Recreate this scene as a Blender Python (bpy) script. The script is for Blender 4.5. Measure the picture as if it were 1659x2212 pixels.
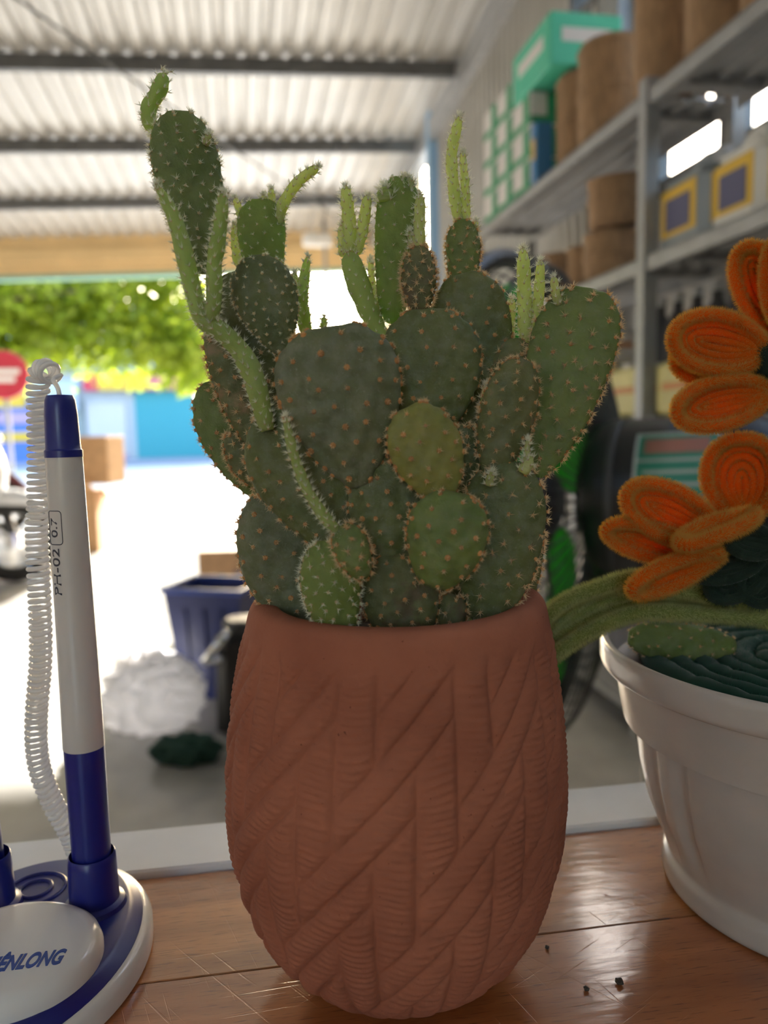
import bpy, math, random
import numpy as np
from mathutils import Vector, Matrix

for o in list(bpy.data.objects): bpy.data.objects.remove(o)
SC = bpy.context.scene
COL = SC.collection
rng = np.random.default_rng(7)
random.seed(7)
R = math.radians

# ------------------------------------------------------------------ camera
TZ = 0.85                       # counter top height
CH = 0.161                      # camera above the counter
CZ = TZ + CH
F = 1650.0
PITCH = R(6.4)
ROLL = R(1.3)
CYAW = R(8.4)                   # the counter
YAW = R(10.6)                   # the shop's long axis runs to the left of the lens axis
cam_d = bpy.data.cameras.new('camera')
cam_d.sensor_fit = 'VERTICAL'; cam_d.sensor_height = 36.0
cam_d.lens = 36.0 * F / 2212.0
cam_d.clip_start = 0.01; cam_d.clip_end = 200
cam_d.dof.use_dof = True
cam_d.dof.focus_distance = 0.213
cam_d.dof.aperture_fstop = 10.5
cam = bpy.data.objects.new('camera', cam_d); COL.objects.link(cam)
cam.location = (0, 0, CZ)
cam.rotation_euler = (Matrix.Rotation(math.pi/2 - PITCH, 4, 'X') @ Matrix.Rotation(-ROLL, 4, 'Z')).to_euler()
SC.camera = cam

# ------------------------------------------------------------------ light
SUN_EL = R(21); SUN_AZ = R(3)
w = bpy.data.worlds.new('sky'); SC.world = w; w.use_nodes = True
nt = w.node_tree
bg = nt.nodes['Background']
sky = nt.nodes.new('ShaderNodeTexSky'); sky.sky_type = 'NISHITA'
sky.sun_disc = False; sky.sun_elevation = SUN_EL; sky.sun_rotation = SUN_AZ
sky.air_density = 1.2; sky.dust_density = 2.5; sky.ozone_density = 1.0
nt.links.new(sky.outputs[0], bg.inputs[0])
bg.inputs[1].default_value = 0.75
sun_d = bpy.data.lights.new('sun', 'SUN'); sun_d.energy = 22.0; sun_d.angle = R(0.6)
sun_d.color = (1.0, 0.95, 0.86)
sun = bpy.data.objects.new('sun', sun_d); COL.objects.link(sun)
sun.location = (0, 0, 12)
sun.rotation_euler = (-(math.pi/2 - SUN_EL), 0, -SUN_AZ)
SC.view_settings.view_transform = 'Standard'
SC.view_settings.look = 'None'
SC.view_settings.gamma = 1.0
SC.view_settings.use_curve_mapping = False
SC.view_settings.exposure = 0.68
SC.cycles.use_denoising = True
SC.cycles.max_bounces = 9
SC.cycles.diffuse_bounces = 5
SC.cycles.use_adaptive_sampling = True
SC.cycles.adaptive_threshold = 0.02
SC.cycles.transmission_bounces = 8
SC.cycles.sample_clamp_indirect = 12.0

# ------------------------------------------------------------------ helpers
cp, sp = math.cos(PITCH), math.sin(PITCH)
def P(u, v, y):
    """world point that lies y metres in front of the lens (floor plan) on the sight line of frame position (u, v)"""
    X0 = (u - 829.5)/F; Y0 = -(v - 1106)/F
    X = X0*math.cos(ROLL) + Y0*math.sin(ROLL); Y = -X0*math.sin(ROLL) + Y0*math.cos(ROLL)
    d = np.array([X, cp + Y*sp, -sp + Y*cp])
    p = d*(y/d[1]); p[2] += CZ
    return p
def depth_of(p):
    return p[1]*cp - (p[2]-CZ)*sp
def B(bx, by, z):
    c, s = math.cos(YAW), math.sin(YAW)
    return np.array([bx*c - by*s, bx*s + by*c, z])

def BY(u, v, by):
    p = P(u, v, 1.0); c, s_ = math.cos(YAW), math.sin(YAW)
    k = by/(-p[0]*s_ + p[1]*c)
    return (p[0]*c + p[1]*s_)*k, CZ + (p[2]-CZ)*k
def on_plane(u, v, z):
    p = P(u, v, 1.0); k = (CZ-z)/(CZ-p[2]); return p[0]*k, p[1]*k
def link(o, parent=None):
    COL.objects.link(o)
    if parent is not None: o.parent = parent
    return o
def mesh(name, V, Fc, mats, parent=None, smooth=True, mi=None, auto=None):
    me = bpy.data.meshes.new(name)
    V = np.asarray(V, dtype=float)
    me.from_pydata(V.tolist(), [], Fc.tolist() if isinstance(Fc, np.ndarray) else Fc)
    if not isinstance(mats, (list, tuple)): mats = [mats]
    for m in mats: me.materials.append(m)
    n = len(me.polygons)
    me.polygons.foreach_set('use_smooth', np.full(n, bool(smooth)))
    if mi is not None: me.polygons.foreach_set('material_index', np.asarray(mi, dtype=np.int32))
    if auto is not None:
        me.polygons.foreach_set('use_smooth', np.full(n, True))
        try: me.set_sharp_from_angle(angle=R(auto))
        except Exception: pass
    me.update()
    return link(bpy.data.objects.new(name, me), parent)
def tag(o, label=None, cat=None, group=None, kind=None):
    if label: o['label'] = label
    if cat: o['category'] = cat
    if group: o['group'] = group
    if kind: o['kind'] = kind
    return o
def thing(name, label, cat, loc=(0,0,0), rotz=0.0, group=None):
    o = bpy.data.objects.new(name, None); o.empty_display_size = 0.05
    link(o); o.location = tuple(loc); o.rotation_euler = (0, 0, rotz)
    return tag(o, label, cat, group)

class MB:
    def __init__(s): s.V = []; s.F = []; s.M = []; s.n = 0
    def add(s, V, Fc, m=0):
        V = np.asarray(V, dtype=float).reshape(-1, 3)
        s.V.append(V)
        for f in Fc: s.F.append([int(i)+s.n for i in f]); s.M.append(m)
        s.n += len(V); return s
    def box(s, c, d, m=0, rz=0.0, rx=0.0, ry=0.0, taper=1.0, bev=0.0):
        hx, hy, hz = d[0]/2, d[1]/2, d[2]/2
        b = min(bev, hx*.9, hy*.9, hz*.9)
        if b <= 0:
            V = [(x*hx*(taper if z > 0 else 1), y*hy*(taper if z > 0 else 1), z*hz) for z in (-1,1) for y in (-1,1) for x in (-1,1)]
            Fc = [(0,2,3,1),(4,5,7,6),(0,1,5,4),(2,6,7,3),(0,4,6,2),(1,3,7,5)]
        else:
            # chamfered box: rings of an 8-gon
            def ring(ix, iy, z):
                a, c2 = hx-ix, hy-iy
                q = b*0.999
                return [(a-q+0,-c2,z),(a,-c2+q,z),(a,c2-q,z),(a-q,c2,z),(-a+q,c2,z),(-a,c2-q,z),(-a,-c2+q,z),(-a+q,-c2,z)]
            V = ring(b*.7,b*.7,-hz)+ring(0,0,-hz+b*.7)+ring(0,0,hz-b*.7)+ring(b*.7,b*.7,hz)
            V = [(x*(taper if z > 0 else 1), y*(taper if z > 0 else 1), z) for x,y,z in V]
            Fc = [tuple(range(7,-1,-1)), tuple(range(24,32))]
            for k in range(3):
                for i in range(8):
                    j = (i+1)%8
                    Fc.append((k*8+i, k*8+j, k*8+8+j, k*8+8+i))
        Mx = Matrix.Rotation(rz,3,'Z') @ Matrix.Rotation(ry,3,'Y') @ Matrix.Rotation(rx,3,'X')
        V = [tuple(Mx @ Vector(v) + Vector(c)) for v in V]
        return s.add(V, Fc, m)
    def tube(s, path, rad, n=10, m=0, caps=True, closed=False):
        V, Fc = tube_vf(path, rad, n, caps, closed)
        return s.add(V, Fc, m)
    def lathe(s, prof, n=40, c=(0,0,0), m=0, sx=1.0, sy=1.0, cap=False):
        V, Fc = lathe_vf(prof, n, sx, sy, cap)
        return s.add(V + np.asarray(c), Fc, m)
    def obj(s, name, mats, parent=None, smooth=False, auto=None):
        return mesh(name, np.vstack(s.V), s.F, mats, parent, smooth, s.M, auto)

def frames(path, closed=False):
    p = np.asarray(path, float); n = len(p)
    if closed: t = np.roll(p,-1,0) - np.roll(p,1,0)
    else: t = np.gradient(p, axis=0)
    t /= np.linalg.norm(t, axis=1)[:,None] + 1e-12
    N = np.zeros_like(p)
    a = np.array([0,0,1.0]) if abs(t[0][2]) < .9 else np.array([1.0,0,0])
    v = a - t[0]*np.dot(a,t[0]); v /= np.linalg.norm(v); N[0] = v
    for i in range(1,n):
        v = N[i-1] - t[i]*np.dot(N[i-1],t[i]); N[i] = v/(np.linalg.norm(v)+1e-12)
    return t, N, np.cross(t, N)
def tube_vf(path, rad, n=10, caps=True, closed=False):
    p = np.asarray(path, float); k = len(p)
    rad = np.broadcast_to(np.asarray(rad, float), (k,))
    t, N, Bn = frames(p, closed)
    a = np.linspace(0, 2*np.pi, n, endpoint=False)
    V = p[:,None,:] + rad[:,None,None]*(np.cos(a)[None,:,None]*N[:,None,:] + np.sin(a)[None,:,None]*Bn[:,None,:])
    V = V.reshape(-1,3); Fc = []
    for i in range(k if closed else k-1):
        i2 = (i+1)%k
        for j in range(n):
            j2 = (j+1)%n
            Fc.append((i*n+j, i*n+j2, i2*n+j2, i2*n+j))
    if caps and not closed:
        Fc.append(tuple(range(n-1,-1,-1))); Fc.append(tuple((k-1)*n+j for j in range(n)))
    return V, Fc
def lathe_vf(prof, n=40, sx=1.0, sy=1.0, cap=False):
    prof = np.asarray(prof, float)   # (r, z)
    k = len(prof); a = np.linspace(0, 2*np.pi, n, endpoint=False)
    V = np.stack([prof[:,0][:,None]*np.cos(a)*sx, prof[:,0][:,None]*np.sin(a)*sy, np.repeat(prof[:,1][:,None], n, 1)], -1).reshape(-1,3)
    Fc = []
    for i in range(k-1):
        for j in range(n):
            j2 = (j+1)%n
            Fc.append((i*n+j, i*n+j2, (i+1)*n+j2, (i+1)*n+j))
    if cap:
        Fc.append(tuple(range(n-1,-1,-1))); Fc.append(tuple((k-1)*n+j for j in range(n)))
    return V, Fc
def spline(pts, n):
    pts = np.asarray(pts, float)
    if len(pts) == 2: 
        t = np.linspace(0,1,n)[:,None]; return pts[0]*(1-t)+pts[1]*t
    q = np.vstack([2*pts[0]-pts[1], pts, 2*pts[-1]-pts[-2]])
    m = len(pts)-1; out = []
    for x in np.linspace(0, m, n):
        i = min(int(x), m-1); t = x-i
        a,b,c,d = q[i],q[i+1],q[i+2],q[i+3]
        out.append(.5*((2*b)+(-a+c)*t+(2*a-5*b+4*c-d)*t*t+(-a+3*b-3*c+d)*t**3))
    return np.array(out)
def spikes(Pos, Dir, L, r, curl=0.0):
    """thin three-sided needles; returns V, F (numpy)"""
    Pos = np.asarray(Pos,float); Dir = np.asarray(Dir,float)
    Dir = Dir/(np.linalg.norm(Dir,axis=1)[:,None]+1e-12); n = len(Pos)
    L = np.broadcast_to(L,(n,)); r = np.broadcast_to(r,(n,))
    a = np.where(np.abs(Dir[:,2:3])<.9, np.array([[0,0,1.0]]), np.array([[1.0,0,0]]))
    u = np.cross(Dir,a); u /= np.linalg.norm(u,axis=1)[:,None]; v = np.cross(Dir,u)
    tip = Pos + Dir*L[:,None]
    if curl: tip = tip + np.array([0,0,curl])*L[:,None]
    V = np.empty((n,4,3))
    for k in range(3):
        ang = 2*np.pi*k/3
        V[:,k] = Pos + r[:,None]*(math.cos(ang)*u + math.sin(ang)*v)
    V[:,3] = tip
    base = (np.arange(n)*4)[:,None,None]
    Fc = base + np.array([[0,1,3],[1,2,3],[2,0,3]])[None]
    return V.reshape(-1,3), Fc.reshape(-1,3)

# ------------------------------------------------------------------ materials
def mat(name, base, rough=.5, metal=0.0, var=0.0, var2=None, scale=30.0, bump=0.0, bscale=None, sss=0.0, sssr=(1,.5,.2), sssc=.004,
        trans=0.0, coat=0.0, coat_r=.1, spec=.5, sheen=0.0, stretch=None, translucent=0.0, detail=4, alpha=1.0):
    m = bpy.data.materials.new(name); m.use_nodes = True
    t = m.node_tree; N = t.nodes; Lk = t.links
    b = N['Principled BSDF']; out = N['Material Output']
    b.inputs['Base Color'].default_value = (*base, 1)
    b.inputs['Roughness'].default_value = rough
    b.inputs['Metallic'].default_value = metal
    b.inputs['Specular IOR Level'].default_value = spec
    b.inputs['Coat Weight'].default_value = coat; b.inputs['Coat Roughness'].default_value = coat_r
    b.inputs['Sheen Weight'].default_value = sheen
    b.inputs['Transmission Weight'].default_value = trans
    b.inputs['Alpha'].default_value = alpha
    if sss:
        b.inputs['Subsurface Weight'].default_value = sss
        b.inputs['Subsurface Radius'].default_value = sssr
        b.inputs['Subsurface Scale'].default_value = sssc
    tc = N.new('ShaderNodeTexCoord'); mp = N.new('ShaderNodeMapping')
    Lk.new(tc.outputs['Object'], mp.inputs[0])
    if stretch: mp.inputs['Scale'].default_value = stretch
    if var or var2:
        nz = N.new('ShaderNodeTexNoise'); nz.inputs['Scale'].default_value = scale; nz.inputs['Detail'].default_value = detail
        Lk.new(mp.outputs[0], nz.inputs['Vector'])
        rmp = N.new('ShaderNodeValToRGB')
        c2 = var2 if var2 else tuple(min(1,c*(1+var)) for c in base)
        c1 = base if var2 else tuple(c*(1-var) for c in base)
        rmp.color_ramp.elements[0].color = (*c1,1); rmp.color_ramp.elements[0].position = .35
        rmp.color_ramp.elements[1].color = (*c2,1); rmp.color_ramp.elements[1].position = .68
        Lk.new(nz.outputs['Fac'], rmp.inputs[0]); Lk.new(rmp.outputs[0], b.inputs['Base Color'])
    if bump:
        n2 = N.new('ShaderNodeTexNoise'); n2.inputs['Scale'].default_value = bscale or scale*4; n2.inputs['Detail'].default_value = 6
        Lk.new(mp.outputs[0], n2.inputs['Vector'])
        bp = N.new('ShaderNodeBump'); bp.inputs['Strength'].default_value = bump; bp.inputs['Distance'].default_value = .001
        Lk.new(n2.outputs['Fac'], bp.inputs['Height']); Lk.new(bp.outputs[0], b.inputs['Normal'])
    if translucent:
        tr = N.new('ShaderNodeBsdfTranslucent'); mx = N.new('ShaderNodeMixShader')
        mx.inputs[0].default_value = translucent
        if var or var2: Lk.new(rmp.outputs[0], tr.inputs[0])
        else: tr.inputs[0].default_value = (*base,1)
        Lk.new(b.outputs[0], mx.inputs[1]); Lk.new(tr.outputs[0], mx.inputs[2]); Lk.new(mx.outputs[0], out.inputs[0])
    return m

M = {}
M['floor'] = mat('glazed_floor', (.42,.41,.39), .22, var=.25, scale=2.5, bump=.15, bscale=8)
M['road'] = mat('sunlit_concrete', (.55,.55,.56), .8, var=.1, scale=1)
M['sheet'] = mat('zinc_sheet', (.50,.49,.465), .38, metal=.25, var=.06, scale=3)
M['steel'] = mat('grey_steel', (.16,.165,.17), .5, metal=.3, var=.15, scale=8)
M['cream'] = mat('cream_paint', (.78,.58,.30), .5, var=.06, scale=3)
M['greenp'] = mat('green_paint', (.22,.40,.30), .5)
M['wallp'] = mat('pale_plaster', (.62,.61,.58), .8, var=.06, scale=2)
M['bluecol'] = mat('blue_paint', (.28,.46,.66), .4)
M['glass'] = mat('clear_glass', (.95,.97,1), .02, trans=1.0)
M['alu'] = mat('white_aluminium', (.74,.76,.78), .22, metal=.1, var=.05, scale=25, bump=.08, bscale=60)
M['rack'] = mat('rack_metal', (.36,.365,.37), .42, metal=.35, var=.1, scale=12)
M['card'] = mat('cardboard', (.46,.27,.13), .8, var=.12, scale=20)
M['roll'] = mat('brown_kraft', (.33,.20,.105), .8, var=.2, scale=90, stretch=(1,1,.2), bump=.4)
M['ink'] = mat('box_print', (.16,.13,.16), .8)
M['black'] = mat('black_plastic', (.018,.019,.022), .35, var=.2, scale=10)
M['dkgrey'] = mat('dark_grey_plastic', (.06,.06,.065), .45)
M['white'] = mat('white_plastic', (.80,.80,.79), .3, sss=.1, sssr=(1,.9,.8), sssc=.003)
M['chrome'] = mat('chrome', (.85,.86,.88), .12, metal=1)
M['wall_dark'] = mat('dim_plaster', (.30,.29,.27), .9)

# ================================================================== the setting (shop frame: bx across, by along the shop, rotated by YAW)
def struct(o, label=None):
    o['kind'] = 'structure'
    if label: o['label'] = label
    if o.parent is None: o.rotation_euler = (0,0,YAW)
    return o
BXL, BXR, BY0, BY1 = -4.6, 1.72, -2.6, 9.4
def roof_z(bx, by): return CZ + 2.912 - .07*by + .042*bx

struct(MB().box(((BXL+BXR)/2, (BY0+9.6)/2, -.05), (BXR-BXL, 9.6-BY0, .1)).obj('floor', M['floor']), 'grey glazed shop floor running out to the street')
road = MB().box((-2, 9.6+14, -.06), (70, 28, .1)).obj('road', M['road']); struct(road, 'pale concrete road in full sun outside the shop')
# corrugated roof sheet
per = .15; xs = []; zs = []
x = BXL
while x < BXR:
    for dx, dz in ((0,0),(.045,0),(.062,.026),(.098,.026),(.115,0)):
        xs.append(x+dx); zs.append(dz)
    # a small stiffening rib
    xs += [x+.126, x+.132, x+.138]; zs += [0,.006,0]
    x += per
V = []; Fc = []
for y in (BY0, BY1+.9):
    for xx, zz in zip(xs, zs): V.append((xx, y, roof_z(xx,y)+zz))
n = len(xs)
for i in range(n-1): Fc.append((i, i+n, i+n+1, i+1))
struct(mesh('ceiling', V, Fc, M['sheet'], smooth=False), 'pale corrugated metal roof sheets seen from below')
# purlins (C channels)
def purlin(by, h=.10):
    mb = MB()
    for (dy, dz, sy, sz) in ((0, -h/2, .006, h), (.025, -.003, .05, .006), (.025, -h+.003, .05, .006)):
        zl, zr = roof_z(BXL,by), roof_z(BXR,by)
        V = []
        for bx, zz in ((BXL,zl),(BXR,zr)):
            for a in (-1,1):
                for b in (-1,1):
                    V.append((bx, by+dy+a*sy/2, zz-.002+dz+b*sz/2))
        mb.add(V, [(0,1,3,2),(4,6,7,5),(0,4,5,1),(2,3,7,6),(0,2,6,4),(1,5,7,3)])
    return struct(mb.obj('roof_purlin', M['steel']))
for by, l in ((1.7,None),(3.1,None),(4.5,None),(5.6,'dark steel purlin nearest the lens under the corrugated roof'),(6.86,'second dark steel purlin under the corrugated roof'),(8.15,'third dark steel purlin under the corrugated roof')):
    o = purlin(by)
    if l: o['label'] = l
a = np.array([-1.35, 4.4, roof_z(-1.35,4.4)-.13]); b = np.array([1.2, 8.6, roof_z(1.2,8.6)-.10])
struct(MB().tube([a, (a+b)/2+np.array([0,0,-.03]), b], .009, 8).obj('roof_tie_rod', M['steel'], smooth=True), 'thin steel tie rod running diagonally below the roof')

# shop front: lintel box, green strip
mb = MB().box(((BXL+BXR)/2, 9.44, CZ+2.02), (BXR-BXL+.16, .20, .44), ry=-.038).box(((BXL+BXR)/2, 9.33, CZ+2.0), (BXR-BXL, .03, .16), bev=.01, ry=-.038)
lint = struct(mb.obj('trim_1', M['cream']), 'cream shutter box spanning the shop opening')
struct(MB().box(((BXL+BXR)/2, 9.42, CZ+1.782), (BXR-BXL, .16, .055), ry=-.038).obj('trim_2', M['greenp']), 'green strip along the underside of the cream shutter box')
# right wall: corrugated stretch, column, gap, cream pier
def ribbed_wall(name, y0, y1, z0, ztop, mm, label):
    ys = []; ds = []; y = y0
    while y < y1-.001:
        for dy, dd in ((0,0),(.05,0),(.062,-.02),(.088,-.02),(.1,0)):
            if y+dy <= y1: ys.append(y+dy); ds.append(dd)
        y += .1
    V = []; Fc = []; n = len(ys)
    for k in range(2):
        for yy, dd in zip(ys, ds): V.append((BXR+dd, yy, z0 if k == 0 else ztop(yy)))
    for i in range(n-1): Fc.append((i, i+1, i+1+n, i+n))
    return struct(mesh(name, V, Fc, mm, smooth=False), label)
C0, C1, CLZ = 2.70, 3.75, 2.93       # clerestory opening above the frame whose glare lies on the counter
ribbed_wall('wall_right', 3.15, 6.35, 0, lambda y: (CLZ if y < C1 else roof_z(BXR,y)+.02), M['sheet'], 'vertically ribbed metal side wall above the shelves')
struct(MB().box((BXR-.03, (BY1+BY0)/2, roof_z(BXR,3.3)-.14), (.10, BY1-BY0, .16), rx=-math.atan(.07)).obj('eaves_beam', M['rack']), 'grey steel beam where the roof meets the ribbed wall')
W0, W1, WZ0, WZ1 = -.6, 3.06, CZ+.915, CZ+2.40
mb = MB().box((BXR+.03, (BY0+W1)/2, WZ0/2), (.08, W1-BY0, WZ0))
mb.box((BXR+.03, (BY0+W0)/2, (WZ0+4.6)/2), (.08, W0-BY0, 4.6-WZ0))
mb.box((BXR+.03, (W0+C0)/2, (WZ1+roof_z(BXR,1.2))/2), (.08, C0-W0, roof_z(BXR,1.2)-WZ1))
struct(mb.obj('wall_side', M['wallp']), 'plain side wall behind the shelving around the window')
win = struct(MB().box((BXR+.02, W1-.02, (WZ0+WZ1)/2), (.12, .06, WZ1-WZ0)).box((BXR+.02, W0+.02, (WZ0+WZ1)/2), (.12,.06,WZ1-WZ0)).box((BXR+.02,(W0+W1)/2,WZ0), (.12,W1-W0,.05)).box((BXR+.02,(W0+W1)/2,WZ1), (.12,W1-W0,.05)).obj('window_1', M['steel']), 'bright strip window in the side wall behind the shelves')
for k, yy in enumerate((2.50, 1.65, .80, 0.0)):
    MB().box((BXR+.02, yy, (WZ0+WZ1)/2), (.10, .05, WZ1-WZ0)).obj('mullion', M['steel'], win)
edges = [W1-.05, 2.525, 1.675, .825, 0.025, W0+.05]
for k in range(5):
    y1, y0 = edges[k]-(.05 if k else 0), edges[k+1]
    MB().box((BXR+.03, (y0+y1)/2, (WZ0+WZ1)/2), (.004, y1-y0, WZ1-WZ0-.06)).obj('pane', M['glass'], win)
cw = struct(MB().box((BXR+.02,(C0+C1)/2,CLZ+.02),(.10,C1-C0,.05)).box((BXR+.02,C1,(CLZ+3.7)/2),(.10,.05,3.7-CLZ)).box((BXR+.02,C0,(CLZ+3.7)/2),(.10,.05,3.7-CLZ)).obj('window_2', M['steel']), 'small high window above the end of the ribbed wall')
MB().box((BXR+.03,(C0+C1)/2,(CLZ+3.68)/2),(.004,C1-C0-.04,3.66-CLZ)).obj('pane', M['glass'], cw)
struct(MB().box((BXR-.06, 3.14, CLZ/2), (.14, .13, CLZ)).box((BXR-.13,3.14,CLZ/2),(.02,.18,CLZ)).obj('steel_column', M['rack']), 'grey steel column between window and ribbed wall')
struct(MB().box((BXR-.02, 6.44, 1.85), (.12, .14, 3.7), bev=.01).obj('blue_column', M['bluecol']), 'pale blue steel column at the end of the ribbed wall')
mb = MB().box((BXR+.05, 8.5, 1.85), (.10, 2.3, 3.7)).box((BXR+.03, 6.9, .75), (.08, .85, 1.5))
struct(mb.obj('wall_corner', M['cream']), 'cream wall pier beside the street opening')
struct(MB().box((BXL-.04, (BY0+BY1)/2, 1.6), (.08, BY1-BY0, 3.6)).obj('wall_left', M['wallp']))
struct(MB().box((-2.95, BY0-.04, 1.9), (3.3, .08, 4.4)).box((.61, BY0-.04, 1.9), (2.22, .08, 4.4)).box((-.9, BY0-.04, 3.15), (.9, .08, 1.9)).obj('wall_back', M['wallp']))  # unseen wall; its doorway gap is added to let sky fill the counter

# ================================================================== street
fac = thing('shop_building', 'pale two storey shop across the street with turquoise shutter', 'building', B(0, 27, -.23), YAW)
fac.scale=(1.227,1.227,1.227)
M['fac'] = mat('pale_facade', (.40,.44,.50), .8, var=.08, scale=1.5)
M['fac2'] = mat('grey_green_facade', (.25,.29,.30), .8)
M['teal'] = mat('turquoise_shutter', (.025,.27,.35), .45)
M['signred'] = mat('red_sign', (.50,.03,.06), .5); M['signyel'] = mat('yellow_sign', (.62,.40,.03), .5); M['signpink'] = mat('pink_sign', (.50,.12,.18), .5)
M['signblue'] = mat('blue_sign', (.06,.16,.60), .5); M['winblue'] = mat('window_glass_far', (.25,.40,.62), .2); M['navy'] = mat('dark_opening', (.05,.06,.08), .8)
M['purple'] = mat('mauve_plinth', (.42,.30,.45), .8)
MB().box((-6,.5,2.3), (14,1,4.4)).obj('wall', M['fac'], fac)
MB().box((-6,-.05,2.72), (14,.14,.16)).obj('ledge', mat('ledge_blue', (.22,.29,.42), .7), fac)
sh = MB().box((-1.2,-.02,1.1), (3.1,.05,2.05)).obj('shutter', M['teal'], fac)
for k in range(9): MB().box((-1.2,-.055,.2+k*.21), (3.1,.03,.03)).obj('shutter_slat', M['teal'], sh)
MB().box((-3.5,-.05,.95), (1.0,.06,1.7)).obj('white_panel', mat('white_panel', (.50,.50,.53), .7), fac)
MB().box((-3.5,-.07,.22), (1.0,.06,.4)).obj('plinth', M['purple'], fac)
MB().box((-4.55,-.05,.95), (.95,.06,1.9)).obj('grey_panel', M['fac2'], fac)
for x0,x1,mm in ((-4.0,-3.62,'signred'),(-3.62,-2.35,'signyel'),(-2.35,.9,'signpink')):
    MB().box(((x0+x1)/2,-.3,2.36), (x1-x0,.08,.46)).obj('sign_panel', M[mm], fac)
MB().box((-4.75,-.28,2.0), (1.15,.08,.75)).obj('sign_panel', mat('pale_blue_sign', (.42,.50,.64), .5), fac)
for k in range(5):
    wd = MB().box((-9.6+k*2.1,-.03,3.55), (1.1,.08,1.0)).obj('window', M['winblue'], fac)
    MB().box((-9.6+k*2.1,-.09,3.55), (.05,.05,1.0)).obj('mullion', M['white'], wd)
MB().box((-6.6,-.06,1.0), (2.6,.1,1.9)).obj('display', M['signblue'], fac)
MB().box((-6.4,-.14,.95), (2.0,.06,.25)).obj('sign_panel', M['signyel'], fac)
MB().box((-6.4,-.14,1.45), (2.2,.06,.3)).obj('sign_panel', M['purple'], fac)
MB().box((-6.6,-.14,1.9), (2.2,.06,.35)).obj('sign_panel', M['signyel'], fac)
struct(MB().box((-2, 25.6, .03), (50, 3.2, .18)).obj('sidewalk', mat('kerb_shade_blue', (.25,.28,.36), .9)))  # bluish colour carries the shade strip along the far side of the road
# red round sign on a post
SZ=BY(8,810,10.6)[1]
rs = thing('round_sign', 'red round street sign on a post at the left edge', 'sign', B(BY(8,810,10.6)[0], 10.6, 0), YAW)
MB().tube([(0,.04,0),(0,.04,SZ+.2)], .03, 10).obj('post', M['rack'], rs, smooth=True)
MB().lathe([(0,-.03),(.30,-.03),(.31,0),(.30,.03),(0,.03)], 32).obj('disc', M['signred'], rs, auto=40).matrix_local = Matrix.Translation((0,0,SZ)) @ Matrix.Rotation(math.pi/2,4,'X')
for k,(zz,ww) in enumerate(((SZ+.04,.40),(SZ-.06,.28))):
    MB().box((0,-.035,zz), (ww,.01,.07)).obj('lettering_band', M['white'], rs)

# tree in front of the street: trunk, branches, leaves
tr = thing('street_tree', 'leafy green street tree hanging over the road', 'tree', B(-5.6, 13.0, 0), YAW)
M['bark'] = mat('bark', (.16,.12,.08), .9, var=.3, scale=15)
M['leaf'] = mat('sunlit_leaf', (.19,.27,.010), .5, var2=(.36,.42,.03), scale=2.0, translucent=.6)
trunk = spline([(0,0,0),(.1,.05,1.2),(.05,0,2.4),(.2,0,3.6),(.3,.1,4.6)], 14)
MB().tube(trunk, np.linspace(.2,.1,14), 12).obj('trunk', M['bark'], tr, smooth=True)
brs = [[(.05,0,2.2),(1.0,-.3,2.7),(2.2,-.5,3.0),(3.6,-.4,3.2)],[(.1,0,2.6),(1.2,.5,3.3),(2.8,.6,3.7),(4.4,.3,3.6)],[(.15,0,3.2),(-1,.3,3.6),(-2.2,.2,3.9)],[(.2,0,3.4),(.9,-.8,4.0),(2.0,-1.0,4.3)],[(.1,0,2.4),(.2,-.8,2.7),(.6,-1.8,2.9)]]
for bpts in brs: MB().tube(spline(bpts,12), np.linspace(.08,.02,12), 8).obj('branch', M['bark'], tr, smooth=True)
cl = []
for bpts in brs:
    for q in spline(bpts, 9)[2:]: cl.append(q)
cl += [(1.2,0,2.3),(2.0,-.3,2.45),(2.9,-.2,2.5),(3.6,0,2.6),(4.3,.1,2.75),(4.9,.2,2.6),(5.0,0,3.2),(.4,.2,2.2),(1.6,.1,3.4),(3.2,.2,3.4),(4.4,0,3.4),(2.4,.2,4.0),(.7,.1,3.1),(5.15,0,2.1),(4.95,.1,1.75)]
cl += [(x_,y_,z_) for x_ in np.arange(-.2,5.2,.45) for z_ in (2.85,3.25,3.6,3.9) for y_ in (.5,) if rng.random()<.8]
cl += [(x_,.1,z_) for x_,z_ in ((.1,2.35),(.3,2.15),(.6,2.5),(1.5,2.6),(2.3,2.3),(2.5,2.55),(3.3,2.45),(4.0,2.35),(4.6,2.3),(4.85,2.15),(5.0,2.5),(5.1,2.3))]*2
cl = np.array(cl); NL = 20000
ci = rng.integers(0,len(cl),NL); g = rng.normal(size=(NL,3))*np.array([.33,.33,.22])
C = cl[ci]+g
C = C[(C[:,2]>1.6)&(C[:,0]<5.3)]; NL=len(C)
a1 = rng.normal(size=(NL,3)); a1/=np.linalg.norm(a1,axis=1)[:,None]
a2 = np.cross(a1, rng.normal(size=(NL,3))); a2/=np.linalg.norm(a2,axis=1)[:,None]
Ls = rng.uniform(.06,.13,NL)[:,None]
V = np.stack([C-a1*Ls, C+a2*Ls*.45, C+a1*Ls, C-a2*Ls*.45],1).reshape(-1,3)
Fl = (np.arange(NL)*4)[:,None]+np.array([[0,1,2,3]])
o = mesh('foliage', V, Fl, M['leaf'], tr, smooth=False); o['kind'] = 'stuff'

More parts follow.
